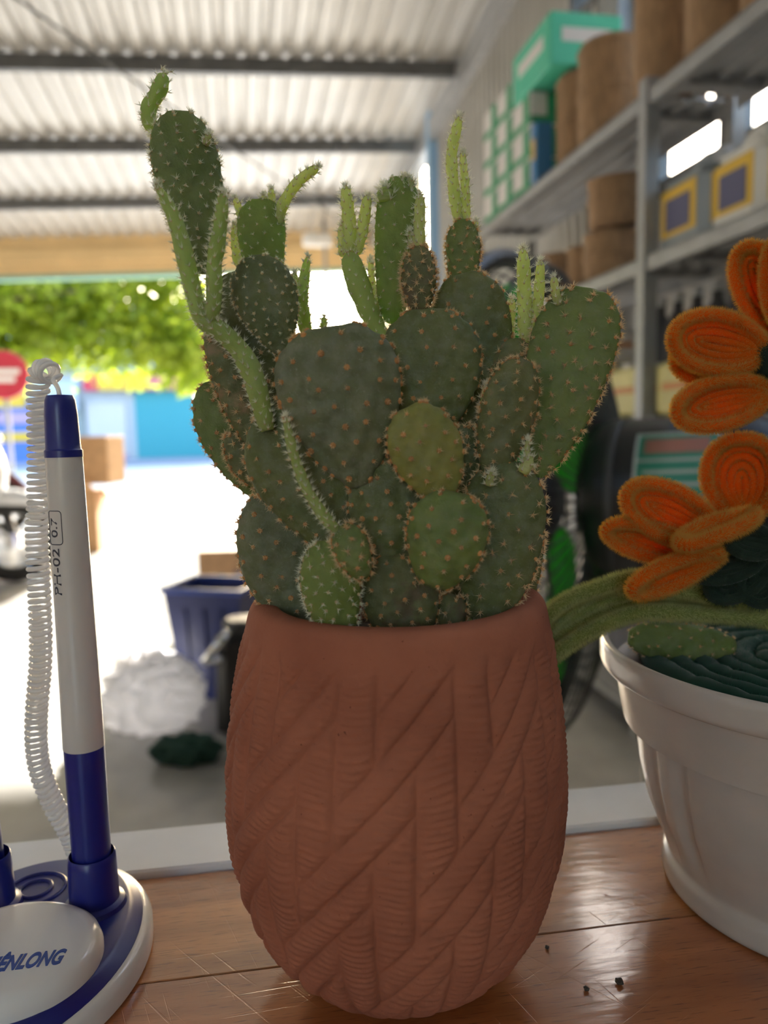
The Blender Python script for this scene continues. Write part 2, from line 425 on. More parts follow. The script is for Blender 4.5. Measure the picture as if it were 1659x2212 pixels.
# ================================================================== floor things towards the street
def carton(name, label, loc, dims, rz, matk='card', group=None, flaps=False, print_=False, z=0):
    t = thing(name, label, 'box', (loc[0],loc[1],z), rz, group)
    MB().box((0,0,dims[2]/2), dims, bev=.006).obj('body', M[matk], t)
    MB().box((0,0,dims[2]+.001), (dims[0]*.99,.06,.004)).obj('tape', M['roll'], t)
    if flaps:
        MB().box((0,-dims[1]/2-.10,dims[2]+.045), (dims[0],.2,.006), rx=R(-25)).obj('flap', M[matk], t)
        MB().box((dims[0]/2+.09,0,dims[2]-.05), (.2,dims[1],.006), ry=R(35)).obj('flap', M[matk], t)
    if print_:
        mb = MB()
        for (x,zz,ww) in ((-.08,.66,.05),(.03,.70,.13),(-.05,.42,.06),(.06,.42,.10),(-.06,.3,.08)):
            mb.box((x*dims[0]/.35,-dims[1]/2-.001,zz*dims[2]), (ww,.002,.022))
        mb.obj('print', M['ink'], t)
    return t
p = P(530,1330,4.1)
carton('cardboard_box', 'tan cardboard box with dark print behind the blue crate', (p[0],4.1), (.42,.34,.385), R(3), print_=True)
p = P(172,1190,6.6)
carton('cardboard_box', 'lower tan box of the pile behind the white pen', (p[0],6.6), (.44,.4,.52), R(6), flaps=True)
carton('cardboard_box', 'upper tan box of the pile behind the white pen', (p[0]+.14,6.62), (.46,.36,.40), R(-4), z=.58)
# blue crate
M['blueplast'] = mat('navy_plastic', (.028,.042,.17), .35, var=.1, scale=6)
M['bluelight'] = mat('blue_plastic_rim', (.05,.10,.42), .35)
p = P(478,1500,2.88); yb=2.88
cr = thing('plastic_crate', 'navy blue plastic crate on the floor before the cardboard box', 'crate', (p[0],yb,0), R(-14))
def crate_shell(wb, wt, h, th, D):
    V=[];Fc=[]
    prof=[(wb,0),(wt,h),(wt-th,h),(wb-th,th)]
    for (ww,zz) in prof:
        k=ww/ wt; hx=ww/2; hy=ww/2*D
        for x,y in ((-hx,-hy),(hx,-hy),(hx,hy),(-hx,hy)): V.append((x,y,zz))
    for k in range(3):
        for i in range(4):
            j=(i+1)%4; Fc.append((k*4+i,k*4+j,k*4+4+j,k*4+4+i))
    Fc.append((3,2,1,0)); Fc.append((12,13,14,15)); return V,Fc
V,Fc = crate_shell(.22,.31,.42,.012,.8)
MB().add(V,Fc).obj('shell', M['blueplast'], cr)
mb=MB()
for (cx,cy,dx,dy) in ((0,-.123,.335,.022),(0,.123,.335,.022),(.155,0,.022,.25),(-.155,0,.022,.25)): mb.box((cx,cy,.422),(dx,dy,.02),bev=.006)
mb.obj('rim', M['bluelight'], cr)
for k in (-1,0,1): MB().box((k*.075,-.108,.2),(.016,.012,.30),rx=R(5)).obj('rib', M['blueplast'], cr)
# black machine with chrome handle
p = P(520,1560,2.50)
mc = thing('hand_machine', 'black machine with a chrome handle before the blue crate', 'machine', (p[0],2.50,0), R(15))
MB().box((0,0,.17),(.16,.15,.34),bev=.03,taper=.85).obj('body', M['black'], mc)
MB().box((.02,0,.36),(.13,.12,.05),bev=.02).obj('cover', M['dkgrey'], mc)
MB().tube([(-.115,-.10,.275),(-.03,-.10,.37)], .013, 12).obj('handle', M['chrome'], mc, smooth=True)
MB().tube([(-.115,-.10,.275),(-.07,-.10,.272),(-.05,-.02,.30)], .011, 10).obj('lever', M['chrome'], mc, smooth=True)
MB().tube([(-.04,-.085,.33),(0,-.09,.385),(.05,-.09,.385),(.07,-.08,.33)], .008, 10).obj('grip', M['dkgrey'], mc, smooth=True)
# crumpled white bag
def blob(name, label, cat, c, d, mm, amp, fr, seed, n=40):
    rr=np.random.default_rng(seed)
    th=np.linspace(0,np.pi,n); ph=np.linspace(0,2*np.pi,2*n,endpoint=False)
    T,Ph=np.meshgrid(th,ph,indexing='ij')
    X=np.stack([np.sin(T)*np.cos(Ph),np.sin(T)*np.sin(Ph),np.cos(T)],-1)
    f=np.zeros(T.shape)
    for k in range(10):
        wv=rr.normal(size=3)*fr*(1+k*.35); f+=np.abs(np.sin(X@wv+rr.uniform(0,6)))/(1+k*.4)
    f=(f-f.mean())/f.std()*amp
    X=X*(1+f)[...,None]*np.array(d)/2
    X[...,2]=np.maximum(X[...,2]+d[2]*.42,0.002)
    V=X.reshape(-1,3); m2=2*n; Fc=[]
    for i in range(n-1):
        for j in range(m2):
            j2=(j+1)%m2; Fc.append((i*m2+j,(i+1)*m2+j,(i+1)*m2+j2,i*m2+j2))
    o=mesh(name,V,Fc,mm,None,smooth=True); o.location=tuple(c); return tag(o,label,cat)
M['bag']=mat('thin_white_bag',(.93,.93,.95),.4,translucent=.5)
p=P(345,1570,2.6)
blob('plastic_bag','crumpled thin white plastic bag on the floor below the blue crate','bag',(p[0],2.55,0),(.32,.26,.25),M['bag'],.13,3.0,3)
p=P(300,1560,2.75)
blob('plastic_bag','smaller crumpled white bag reaching out to the sunlit floor','bag',(p[0]-.03,2.98,0),(.22,.22,.16),M['bag'],.16,3.0,8)
p=P(440,1620,2.38)
blob('cloth_bundle','dark green cloth bundle on the floor before the white bag','cloth',(p[0]-.02,2.25,0),(.20,.12,.09),mat('dark_green_cloth',(.02,.06,.045),.9),.10,3.0,5)

# motorbike at the left edge
M['bikew']=mat('white_fairing',(.75,.76,.78),.25,coat=.5); M['tyre']=mat('tyre_rubber',(.02,.02,.02),.8); M['bikered']=mat('dark_red_seat',(.12,.02,.03),.5)
def motorbike(label, loc, rz, wm):
    t=thing('motorbike',label,'motorbike',loc,rz,'parked motorbikes')
    for x in (-.62,.62):
        a=np.linspace(0,2*np.pi,28,endpoint=False)
        wh=MB().tube([(x+.24*math.cos(q),0,.29+.24*math.sin(q)) for q in a],.05,10,closed=True).obj('wheel',M['tyre'],t,smooth=True)
        mb=MB().tube([(x+.19*math.cos(q),0,.29+.19*math.sin(q)) for q in a],.014,8,closed=True)
        for k in range(8):
            q=2*math.pi*k/8; mb.tube([(x,0,.29),(x+.19*math.cos(q),0,.29+.19*math.sin(q))],.007,6)
        mb.lathe([(0,-.05),(.05,-.05),(.05,.05),(0,.05)],12,(x,0,.29))
        mb.obj('rim',M['chrome'],wh)
    MB().tube(spline([(-.85,0,.62),(-.5,0,.6),(-.1,0,.5),(.12,0,.36),(.3,0,.42)],18),np.interp(np.linspace(0,1,18),[0,.2,.5,.8,1],[.05,.13,.14,.10,.08]),14).obj('body',wm,t,smooth=True)
    MB().box((-.05,0,.30),(.42,.22,.24),bev=.05).obj('engine',M['dkgrey'],t)
    MB().tube(spline([(.62,0,.32),(.55,0,.6),(.45,0,.85),(.42,0,.98)],8),.035,10).obj('fork',M['black'],t,smooth=True)
    MB().tube(spline([(.28,0,.4),(.42,0,.62),(.46,0,.85),(.40,0,1.0)],12),np.interp(np.linspace(0,1,12),[0,.5,1],[.10,.17,.08]),14).obj('leg_shield',wm,t,smooth=True)
    MB().tube(spline([(-.75,0,.76),(-.4,0,.79),(0,0,.72),(.1,0,.66)],14),np.interp(np.linspace(0,1,14),[0,.3,1],[.06,.11,.06]),12).obj('seat',M['black'],t,smooth=True)
    hb=MB().tube(spline([(.28,-.36,1.03),(.36,-.2,1.05),(.42,0,1.0),(.36,.2,1.05),(.28,.36,1.03)],16),.014,8).obj('handlebar',M['black'],t,smooth=True)
    for s in (-1,1):
        MB().tube([(.34,s*.28,1.04),(.36,s*.32,1.22)],.007,6).obj('mirror_stem',M['black'],hb,smooth=True)
        MB().lathe([(0,-.02),(.06,-.012),(.065,0),(.05,.01),(0,.012)],16,(.36,s*.33,1.26)).obj('mirror',M['black'],hb,smooth=True)
    MB().lathe([(0,-.06),(.08,-.05),(.1,0),(.08,.05),(0,.06)],20,(.5,0,.98)).obj('headlight',M['glass'],t,smooth=True)
    MB().tube(spline([(-.1,.14,.25),(-.5,.16,.26),(-.9,.17,.36)],10),np.linspace(.03,.05,10),10).obj('exhaust',M['chrome'],t,smooth=True)
    MB().tube(spline([(.38,0,.52),(.55,0,.58),(.72,0,.56),(.88,0,.46)],10),np.interp(np.linspace(0,1,10),[0,.5,1],[.04,.07,.03]),10).obj('mudguard',wm,t,smooth=True)
    MB().lathe([(0,-.03),(.04,-.03),(.05,.02),(0,.03)],12,(-.87,0,.62)).obj('tail_light',M['signred'],t,smooth=True)
    return t
p=P(-40,1250,5.0); motorbike('white motorbike parked nearest at the left edge of the frame',(p[0]-.45,5.0,0),R(18),M['bikew'])
p=P(-30,1080,8.0); motorbike('dark motorbike parked behind the white one near the street',(p[0]-.35,8.0,0),R(-12),M['bikered'])

# lamp hanging in front of the shutter box
lm=thing('hanging_lamp','white lamp box on a grey rod before the cream shutter box','lamp',B(BY(705,640,8.9)[0],8.9,BY(705,640,8.9)[1]),YAW)
MB().tube([(0,0,0),(0,0,roof_z(1.0,8.9)-BY(705,640,8.9)[1]-.004)],.022,10).obj('rod',M['rack'],lm,smooth=True)
MB().box((-.08,0,.62),(.34,.12,.14),bev=.03).obj('housing',M['white'],lm)

# ================================================================== shelving rack (shop frame)
rk=thing('shelving_rack','grey slotted steel shelving rack along the side wall','shelf',B(1.2,2.14,0),YAW)
DK=[.12,.52,CZ+.009,CZ+.48,CZ+.945]
for by in (-1.14,.48,2.116,3.76):
    for bx in (0.0,.28):
        if True:
            yy=by-2.116; h=CZ+.985
            MB().box((bx+.02,yy,h/2),(.045,.004,h)).box((bx,yy+.02,h/2),(.004,.045,h)).obj('upright',M['rack'],rk)
for y0,y1 in ((-3.22,-1.66),(-1.62,-.02),(.02,1.62)):
    for z in DK:
        mb=MB().box((.14,(y0+y1)/2,z-.004),(.28,y1-y0,.008)).box((.002,(y0+y1)/2,z-.022),(.004,y1-y0,.045)).box((.012,(y0+y1)/2,z-.043),(.024,y1-y0,.003)).box((.278,(y0+y1)/2,z-.022),(.004,y1-y0,.045))
        for yy in np.linspace(y0+.1,y1-.1,2): mb.box((.14,yy,z-.02),(.27,.03,.028))
        for xx in (.07,.14,.21): mb.box((xx,(y0+y1)/2,z-.014),(.018,y1-y0,.014))
        mb.obj('shelf_deck',M['rack'],rk)
def on_shelf(bx,by): return B(bx,by,0)
def drum(label,bx,by,z,r,h,mm='roll'):
    p=on_shelf(bx,by); t=thing('fibre_drum',label,'drum',(p[0],p[1],z),YAW,'brown fibre drums on the shelves')
    MB().lathe([(0,0),(r*.96,0),(r,.012),(r,h*.93),(r*.99,h*.95),(r*.93,h*.985),(r*.8,h),(0,h)],36).obj('body',M[mm],t,auto=50)
    for zz in (.02,.5,.9): MB().lathe([(r+.001,h*zz),(r+.004,h*zz+.004),(r+.004,h*zz+.012),(r+.001,h*zz+.016)],36).obj('band',M[mm],t,smooth=True)
    return t
T5=DK[4]; T4=DK[3]; T3=DK[2]
drum('brown drum on the top shelf beside the green cartons',1.36,2.90,T5+.002,.10,.37)
drum('brown drum on the top shelf between its neighbour and the upright',1.34,2.63,T5+.002,.115,.36)
drum('tall brown drum on the top shelf just beyond the upright',1.33,2.24,T5+.002,.105,.42)
drum('second brown drum beyond the upright cut by the top edge',1.34,1.98,T5+.002,.105,.42)
drum('brown drum at the upper right corner of the photo',1.34,1.74,T5+.002,.105,.42)
drum('lower brown drum of the leaning pair on the middle shelf',1.35,2.62,T4+.002,.105,.18)
t=drum('upper leaning brown drum stacked on the middle shelf',1.36,2.61,T4+.192,.10,.165); t.rotation_euler=(R(5),R(-5),YAW)
t.location.z+=.014
drum('small brown drum behind the pale blue bottle on the middle shelf',1.38,2.90,T4+.002,.075,.20)
drum('small brown drum at the far end of the middle shelf',1.36,3.12,T4+.002,.075,.22)
# green/white cartons
M['cgreen']=mat('green_print',(.03,.30,.13),.5); M['cwhite']=mat('carton_white',(.72,.68,.66),.6); M['mint']=mat('mint_carton',(.08,.55,.36),.5); M['cblue']=mat('blue_print',(.05,.22,.48),.5)
def striped_carton(label,bx,by,z,d,mm='cwhite',stripe='cgreen'):
    p=on_shelf(bx,by); t=thing('striped_carton',label,'box',(p[0],p[1],z),YAW,'green and white cartons on the top shelf')
    MB().box((0,0,d[2]/2),d,bev=.005).obj('body',M[mm],t)
    hx,hy=d[0]/2,d[1]/2
    mb=MB()
    mb.box((-hx-.001,0,d[2]*.14),(.003,d[1]*.97,d[2]*.24)).box((0,-hy-.001,d[2]*.14),(d[0]*.97,.003,d[2]*.24))
    mb.box((-hx-.001,-hy*.55,d[2]*.6),(.003,d[1]*.34,d[2]*.7)).box((0,-hy-.001,d[2]*.62),(d[0]*.45,.003,d[2]*.7))
    mb.obj('stripe',M[stripe],t); return t
rows=['bottom','second','third','top']
for j,by in enumerate((3.56,3.36,3.16)):
    for k in range(4 if j<2 else 3):
        striped_carton('green and white carton, %s row, %s stack from the shelf end'%(rows[k],('first','second','third')[j]),1.34,by,T5+.002+k*.127,(.26,.19,.125))
p=on_shelf(1.35,3.05)
t=thing('mint_carton','mint green carton lying on top of the striped cartons','box',(p[0],p[1],T5+.002+.385),YAW)
MB().box((0,0,.095),(.29,.40,.19),bev=.006).obj('body',M['mint'],t)
MB().box((0,-.2005,.11),(.20,.003,.05)).box((-.146,0,.11),(.003,.26,.05)).obj('stripe',M['cwhite'],t)
p=on_shelf(1.245,3.03)
t=thing('blue_carton','small blue and orange carton beside the green cartons','box',(p[0],p[1],T5+.002),YAW)
MB().box((0,0,.12),(.07,.05,.24),bev=.004).obj('body',M['cblue'],t); MB().box((-.0355,0,.14),(.002,.035,.08)).obj('stripe',M['signyel'],t)
# jugs on the middle shelf
M['jgrey']=mat('grey_jug',(.30,.34,.37),.35); M['jwhite']=mat('white_jug',(.75,.74,.70),.35); M['jyel']=mat('yellow_label',(.75,.48,.05),.5); M['jnavy']=mat('navy_label',(.10,.10,.20),.5); M['jcap']=mat('grey_cap',(.5,.52,.55),.4); M['paleblue']=mat('pale_blue_plastic',(.42,.58,.72),.4)
def jug(label,bx,by,z,mm,w=.17,h=.26,rz=0):
    p=on_shelf(bx,by); t=thing('jug',label,'jug',(p[0],p[1],z),YAW+rz,'jugs on the middle shelf')
    MB().box((0,0,h*.36),(w,w*1.15,h*.72),bev=.025).obj('body',M[mm],t)
    MB().box((0,0,h*.78),(w*.9,w*1.05,h*.14),bev=.02,taper=.55).obj('shoulder',M[mm],t)
    MB().lathe([(0,0),(.024,0),(.024,.035),(.02,.04),(0,.04)],16,(0,-w*.25,h*.84)).obj('cap',M['jcap'],t,auto=40)
    MB().tube(spline([(0,-w*.1,h*.86),(0,w*.05,h*.99),(0,w*.4,h*.93),(0,w*.45,h*.72)],14),.012,8).obj('handle',M[mm],t,smooth=True)
    lb=MB().box((-w/2-.001,0,h*.4),(.003,w*.85,h*.5)).box((0,-w*.575-.001,h*.4),(w*.75,.003,h*.5)).obj('label_sheet',M['jyel'],t)
    MB().box((-w/2-.003,0,h*.37),(.003,w*.6,h*.34)).obj('label_print',M['jnavy'],lb)
    MB().box((0,-w*.575-.003,h*.37),(w*.5,.003,h*.34)).obj('label_print',M['jnavy'],lb)
    return t
jug('grey jug with yellow label just beyond the upright',1.34,2.03,T4+.002,'jgrey',.20,.26)
jug('white jug with yellow and navy label next to the grey jug',1.34,1.80,T4+.002,'jwhite',.18,.25)
jug('white jug cut by the right frame edge on the middle shelf',1.34,1.58,T4+.002,'jwhite',.18,.29)
p=on_shelf(1.26,3.04)
t=thing('spray_bottle','pale blue bottle on the middle shelf before the small drums','bottle',(p[0],p[1],T4+.002),YAW)
MB().lathe([(0,0),(.04,0),(.045,.01),(.045,.09),(.03,.12),(.014,.135),(.014,.15),(0,.15)],20).obj('body',M['paleblue'],t,auto=50)
MB().lathe([(0,.15),(.017,.15),(.017,.18),(0,.18)],14).obj('cap',M['jwhite'],t,auto=40)
for k in range(3):
    p=on_shelf(1.40,3.30+k*.17)
    t=thing('dark_canister',('dark canister at the back of the middle shelf, nearest of three','dark canister at the back of the middle shelf, middle of three','dark canister at the back of the middle shelf, farthest of three')[k],'canister',(p[0],p[1],T4+.002),YAW,'dark canisters')
    MB().lathe([(0,0),(.07,0),(.075,.01),(.075,.2),(.06,.23),(0,.235)],20).obj('body',M['dkgrey'],t,auto=50)
    MB().lathe([(0,.236),(.04,.236),(.04,.26),(0,.262)],16).obj('lid',M['bikered'],t,auto=40)
# third shelf: yellow and white packs, row of dark bottles
M['pyel']=mat('yellow_pack',(.62,.55,.20),.45,var=.15,scale=12); M['pwhite']=mat('white_pack',(.66,.64,.62),.5,var=.1,scale=8); M['porange']=mat('orange_pack',(.55,.22,.05),.5)
def pack(label,bx,by,z,d,mm,top='pwhite'):
    p=on_shelf(bx,by); t=thing('sales_pack',label,'pack',(p[0],p[1],z),YAW,'packs on the lower shelf')
    MB().box((0,0,d[2]*.46),(d[0],d[1],d[2]*.92),bev=.02).obj('body',M[mm],t)
    MB().box((0,0,d[2]*.955),(d[0]*.9,d[1]*.25,d[2]*.09),bev=.008).obj('seal',M[top],t)
    MB().box((-d[0]/2-.001,0,d[2]*.5),(.003,d[1]*.6,d[2]*.12)).box((0,-d[1]/2-.001,d[2]*.5),(d[0]*.6,.003,d[2]*.12)).obj('print_band',M['porange'],t)
    return t
pack('yellow pack on the lower shelf left of the upright',1.33,2.66,T3+.002,(.20,.22,.19),'pyel')
pack('white pack lying on the yellow pack left of the upright',1.33,2.66,T3+.195,(.20,.22,.13),'pwhite')
pack('yellow pack on the lower shelf just beyond the upright',1.30,2.30,T3+.002,(.16,.24,.17),'pyel')
pack('yellow pack on the lower shelf behind the orange petals',1.30,1.99,T3+.002,(.16,.24,.17),'pyel')
pack('small pinkish bag lying on the white pack beside the upright',1.29,2.62,T3+.328,(.08,.10,.12),'pwhite','porange')
for k in range(8):
    p=on_shelf(1.43,1.70+k*.105)
    t=thing('dark_bottle','dark bottle in the back row of the lower shelf, number %s from the near end'%('one two three four five six seven eight'.split()[k]),'bottle',(p[0],p[1],T3+.002),YAW,'dark bottles at the back of the lower shelf')
    MB().lathe([(0,0),(.038,0),(.042,.01),(.042,.28),(.025,.33),(.016,.345),(.016,.37),(0,.37)],16).obj('body',M['dkgrey'],t,auto=50)
    MB().lathe([(0,.371),(.019,.371),(.019,.4),(0,.4)],12).obj('cap',M['jcap'],t,auto=40)

# ================================================================== industrial fan
FY=1.18
hub=P(1140,1085,FY)
fan=thing('industrial_fan','black floor fan with green blades seen from behind','fan',(hub[0],hub[1],0),0)
ax=np.array([math.sin(R(60)),-math.cos(R(60)),.04]); ax/=np.linalg.norm(ax)    # from the ring towards the motor
HZ=hub[2]; FR=.365
u1=np.cross(ax,[0,0,1.]); u1/=np.linalg.norm(u1); u2=np.cross(u1,ax)
def fp(r,q,d): return np.array([0,0,HZ])+u1*r*math.cos(q)+u2*r*math.sin(q)+ax*d
qs=np.linspace(0,2*np.pi,72,endpoint=False)
MB().tube([fp(FR,q,0) for q in qs],.014,10,closed=True).obj('guard_hoop',M['black'],fan,smooth=True)
mb=MB()
for k in range(72):
    q=2*math.pi*k/72
    mb.tube(spline([fp(FR,q,0.0),fp(FR*.95,q,.055),fp(FR*.6,q,.10),fp(.10,q,.115)],9),.0016,5)
for rr_,dd in ((FR*.95,.056),(FR*.62,.099),(.1,.116)): mb.tube([fp(rr_,q,dd) for q in qs],.0022,6,closed=True)
mb.obj('rear_guard',M['dkgrey'],fan,smooth=True)
mb=MB()
for k in range(72):
    q=2*math.pi*k/72
    mb.tube(spline([fp(FR,q,0.0),fp(FR*.95,q,-.045),fp(FR*.6,q,-.08),fp(.05,q,-.09)],8),.0016,5)
for rr_,dd in ((FR*.95,-.046),(FR*.62,-.079)): mb.tube([fp(rr_,q,dd) for q in qs],.0022,6,closed=True)
mb.obj('front_guard',M['dkgrey'],fan,smooth=True)
M['blade']=mat('green_blade',(.05,.50,.05),.35,translucent=.6)
for k in range(4):
    q0=R(55)+k*math.pi/2; V=[];Fc=[]
    nr,na=10,12
    for s in (0,1):
        for i in range(nr+1):
            r_=.06+(FR*.90-.06)*i/nr
            wdt=R(44)+R(34)*math.sin(i/nr*math.pi*.75)
            for j in range(na+1):
                f=j/na-.5; V.append(fp(r_, q0+f*wdt, .03*f*2*(1-.4*i/nr)+ (.0015 if s else -.0015)))
    n1=(nr+1)*(na+1)
    for i in range(nr):
        for j in range(na):
            a_=i*(na+1)+j; Fc.append((a_,a_+1,a_+na+2,a_+na+1)); Fc.append((n1+a_,n1+a_+na+1,n1+a_+na+2,n1+a_+1))
    rim=[i*(na+1) for i in range(nr+1)]+[nr*(na+1)+j for j in range(1,na+1)]+[i*(na+1)+na for i in range(nr-1,-1,-1)]+[j for j in range(na-1,0,-1)]
    for i in range(len(rim)):
        a_,b_=rim[i],rim[(i+1)%len(rim)]; Fc.append((a_,b_,b_+n1,a_+n1))
    mesh('blade',V,Fc,M['blade'],fan,smooth=True)
MBh=MB()
def axis_lathe(prof,n=40):
    V=[];k=len(prof);Fc=[]
    for (r_,d_) in prof:
        for i in range(n): V.append(fp(r_,2*math.pi*i/n,d_))
    for i in range(k-1):
        for j in range(n): Fc.append((i*n+j,i*n+(j+1)%n,(i+1)*n+(j+1)%n,(i+1)*n+j))
    return V,Fc
MB().add(*axis_lathe([(0,-.05),(.05,-.045),(.065,-.02),(.065,.03),(.03,.05),(0,.05)])).obj('hub',M['dkgrey'],fan,smooth=True)
mot=MB().add(*axis_lathe([(0,.10),(.09,.10),(.112,.115),(.118,.135),(.118,.30),(.112,.33),(.095,.355),(.06,.37),(0,.372)],56)).obj('motor_housing',M['black'],fan,auto=50)
for d_ in (.15,.22,.29): MB().add(*axis_lathe([(.117,d_-.006),(.1205,d_-.003),(.1205,d_+.003),(.117,d_+.006)],56)).obj('motor_rib',M['dkgrey'],mot,smooth=True)
# rating label wrapped on the motor, facing the counter
M['lgreen']=mat('green_sticker',(.05,.30,.22),.45); M['lred']=mat('faded_red_sticker',(.45,.20,.17),.5); M['lwhite']=mat('pale_sticker',(.50,.55,.55),.5)
def wrap_patch(r_,q0,q1,d0,d1,mm,name,parent,n=14):
    V=[];Fc=[]
    for i in range(n+1):
        q=q0+(q1-q0)*i/n
        for dd in (d0,d1):
            V.append(fp(r_,q,dd)); V.append(fp(r_-.001,q,dd))
    for i in range(n):
        a_=i*4; Fc+= [(a_,a_+4,a_+6,a_+2),(a_,a_+1,a_+5,a_+4),(a_+2,a_+6,a_+7,a_+3)]
    Fc+=[(0,2,3,1),(n*4,n*4+1,n*4+3,n*4+2)]
    return mesh(name,V,Fc,mm,parent,smooth=True)
# pole + base
pole=np.array([0,0,0])+ax*.20
MB().tube([(pole[0],pole[1],.03),(pole[0],pole[1],HZ-.12)],.022,16).obj('pole',M['black'],fan,smooth=True)
MB().tube([(pole[0],pole[1],HZ-.30),(pole[0],pole[1],HZ-.10)],.034,16).obj('pole_sleeve',M['black'],fan,smooth=True)
MB().lathe([(0,0),(.2,0),(.21,.008),(.2,.02),(.06,.035),(.03,.05),(0,.05)],40,(pole[0],pole[1],0)).obj('base',M['black'],fan,auto=50)
MB().lathe([(0,-.02),(.022,-.02),(.026,-.01),(.026,.012),(.02,.02),(0,.02)],18,(pole[0]-.045,pole[1]-.02,HZ-.22)).obj('clamp_knob',M['card'],fan,auto=50)
lab=wrap_patch(.1212,R(-8),R(52),.185,.285,M['lgreen'],'rating_label',mot)
wrap_patch(.1220,R(36),R(47),.195,.275,M['lred'],'red_band',lab)
for q0 in (6,14,22): wrap_patch(.1220,R(q0),R(q0+2.2),.195,.275,M['lwhite'],'text_line',lab)
for (q0,q1,d0,d1) in ((-8,52,.183,.187),(-8,52,.283,.287),(50.5,53,.183,.287),(30,32,.187,.283)): wrap_patch(.1218,R(q0),R(q1),d0,d1,M['lwhite'],'label_edge',lab)

# ================================================================== counter
def wood(name,c1,c2,seed,rough=.13):
    m=bpy.data.materials.new(name); m.use_nodes=True; t=m.node_tree; N=t.nodes; Lk=t.links; b=N['Principled BSDF']
    tc=N.new('ShaderNodeTexCoord'); mp=N.new('ShaderNodeMapping'); mp.inputs['Scale'].default_value=(2.2,26,26); mp.inputs['Location'].default_value=(seed*1.7,seed,0)
    Lk.new(tc.outputs['Object'],mp.inputs[0])
    nz=N.new('ShaderNodeTexNoise'); nz.inputs['Scale'].default_value=3.0; nz.inputs['Detail'].default_value=8; nz.inputs['Distortion'].default_value=.6
    Lk.new(mp.outputs[0],nz.inputs['Vector'])
    rp=N.new('ShaderNodeValToRGB'); rp.color_ramp.elements[0].position=.3; rp.color_ramp.elements[0].color=(*c1,1); rp.color_ramp.elements[1].position=.7; rp.color_ramp.elements[1].color=(*c2,1)
    Lk.new(nz.outputs['Fac'],rp.inputs[0])
    # dark pores
    mp2=N.new('ShaderNodeMapping'); mp2.inputs['Scale'].default_value=(60,900,900); Lk.new(tc.outputs['Object'],mp2.inputs[0])
    n2=N.new('ShaderNodeTexNoise'); n2.inputs['Scale'].default_value=2.0; n2.inputs['Detail'].default_value=2; Lk.new(mp2.outputs[0],n2.inputs['Vector'])
    r2=N.new('ShaderNodeValToRGB'); r2.color_ramp.elements[0].position=.30; r2.color_ramp.elements[0].color=(.45,.40,.36,1); r2.color_ramp.elements[1].position=.42; r2.color_ramp.elements[1].color=(1,1,1,1)
    Lk.new(n2.outputs['Fac'],r2.inputs[0])
    mx=N.new('ShaderNodeMix'); mx.data_type='RGBA'; mx.blend_type='MULTIPLY'; mx.inputs[0].default_value=1
    Lk.new(rp.outputs[0],mx.inputs[6]); Lk.new(r2.outputs[0],mx.inputs[7]); Lk.new(mx.outputs[2],b.inputs['Base Color'])
    b.inputs['Roughness'].default_value=rough+.22
    b.inputs['Coat Weight'].default_value=1.0; b.inputs['Coat Roughness'].default_value=rough; b.inputs['Coat IOR'].default_value=1.7
    # fine scratches and waviness in the varnish
    n3=N.new('ShaderNodeTexNoise'); n3.inputs['Scale'].default_value=90; n3.inputs['Detail'].default_value=4
    mp3=N.new('ShaderNodeMapping'); mp3.inputs['Scale'].default_value=(.35,1.6,1); Lk.new(tc.outputs['Object'],mp3.inputs[0]); Lk.new(mp3.outputs[0],n3.inputs['Vector'])
    acc=n3.outputs['Fac']
    for ang,sc_ in ((.5,1.0),(-.9,1.3),(1.9,.8),(.05,1.1)):
        mps=N.new('ShaderNodeMapping'); mps.vector_type='TEXTURE'; mps.inputs['Rotation'].default_value=(0,0,ang); mps.inputs['Scale'].default_value=(.05*sc_,.0011*sc_,1); Lk.new(tc.outputs['Object'],mps.inputs[0])
        ns_=N.new('ShaderNodeTexNoise'); ns_.inputs['Scale'].default_value=1.0; ns_.inputs['Detail'].default_value=1; Lk.new(mps.outputs[0],ns_.inputs['Vector'])
        rs_=N.new('ShaderNodeMapRange'); rs_.inputs[1].default_value=.70; rs_.inputs[2].default_value=.74; rs_.inputs[4].default_value=-.22; Lk.new(ns_.outputs['Fac'],rs_.inputs[0])
        ad=N.new('ShaderNodeMath'); ad.operation='ADD'; Lk.new(acc,ad.inputs[0]); Lk.new(rs_.outputs[0],ad.inputs[1]); acc=ad.outputs[0]
    bp=N.new('ShaderNodeBump'); bp.inputs['Strength'].default_value=.25; bp.inputs['Distance'].default_value=.0006
    Lk.new(acc,bp.inputs['Height']); Lk.new(bp.outputs[0],b.inputs['Normal']); Lk.new(bp.outputs[0],b.inputs['Coat Normal'])
    return m
ct=thing('shop_counter','varnished brown plank counter with white metal edge','counter',(0,0,0),CYAW)
EDGE=.2708
woods=[wood('plank_orange',(.30,.095,.020),(.58,.23,.06),1),wood('plank_tan',(.40,.19,.055),(.66,.37,.13),2),wood('plank_brown',(.24,.075,.018),(.50,.18,.045),3),wood('plank_red',(.28,.078,.022),(.52,.18,.055),4)]
pw=.0545; y=EDGE; k=0
while y>-.34:
    L=1.9
    # two boards per row with staggered joints
    j=(.50,-.55,.62,-.7,.45,-.6)[k%6]
    for (x0,x1,mi_) in ((-.95,j,k%4),(j,.95,(k+2)%4)):
        V=[];
        MB().box(((x0+x1)/2,y-pw/2,TZ-.0125),(x1-x0-.0004,pw-.0004,.025),bev=.0004).obj('plank',woods[mi_],ct)
    y-=pw; k+=1
bot=y
M['cab']=mat('dark_cabinet',(.10,.055,.03),.5,var=.2,scale=8)
MB().box((0,(EDGE+bot)/2,(TZ-.027)/2),(1.86,EDGE-bot-.03,TZ-.027)).obj('cabinet_body',M['cab'],ct)
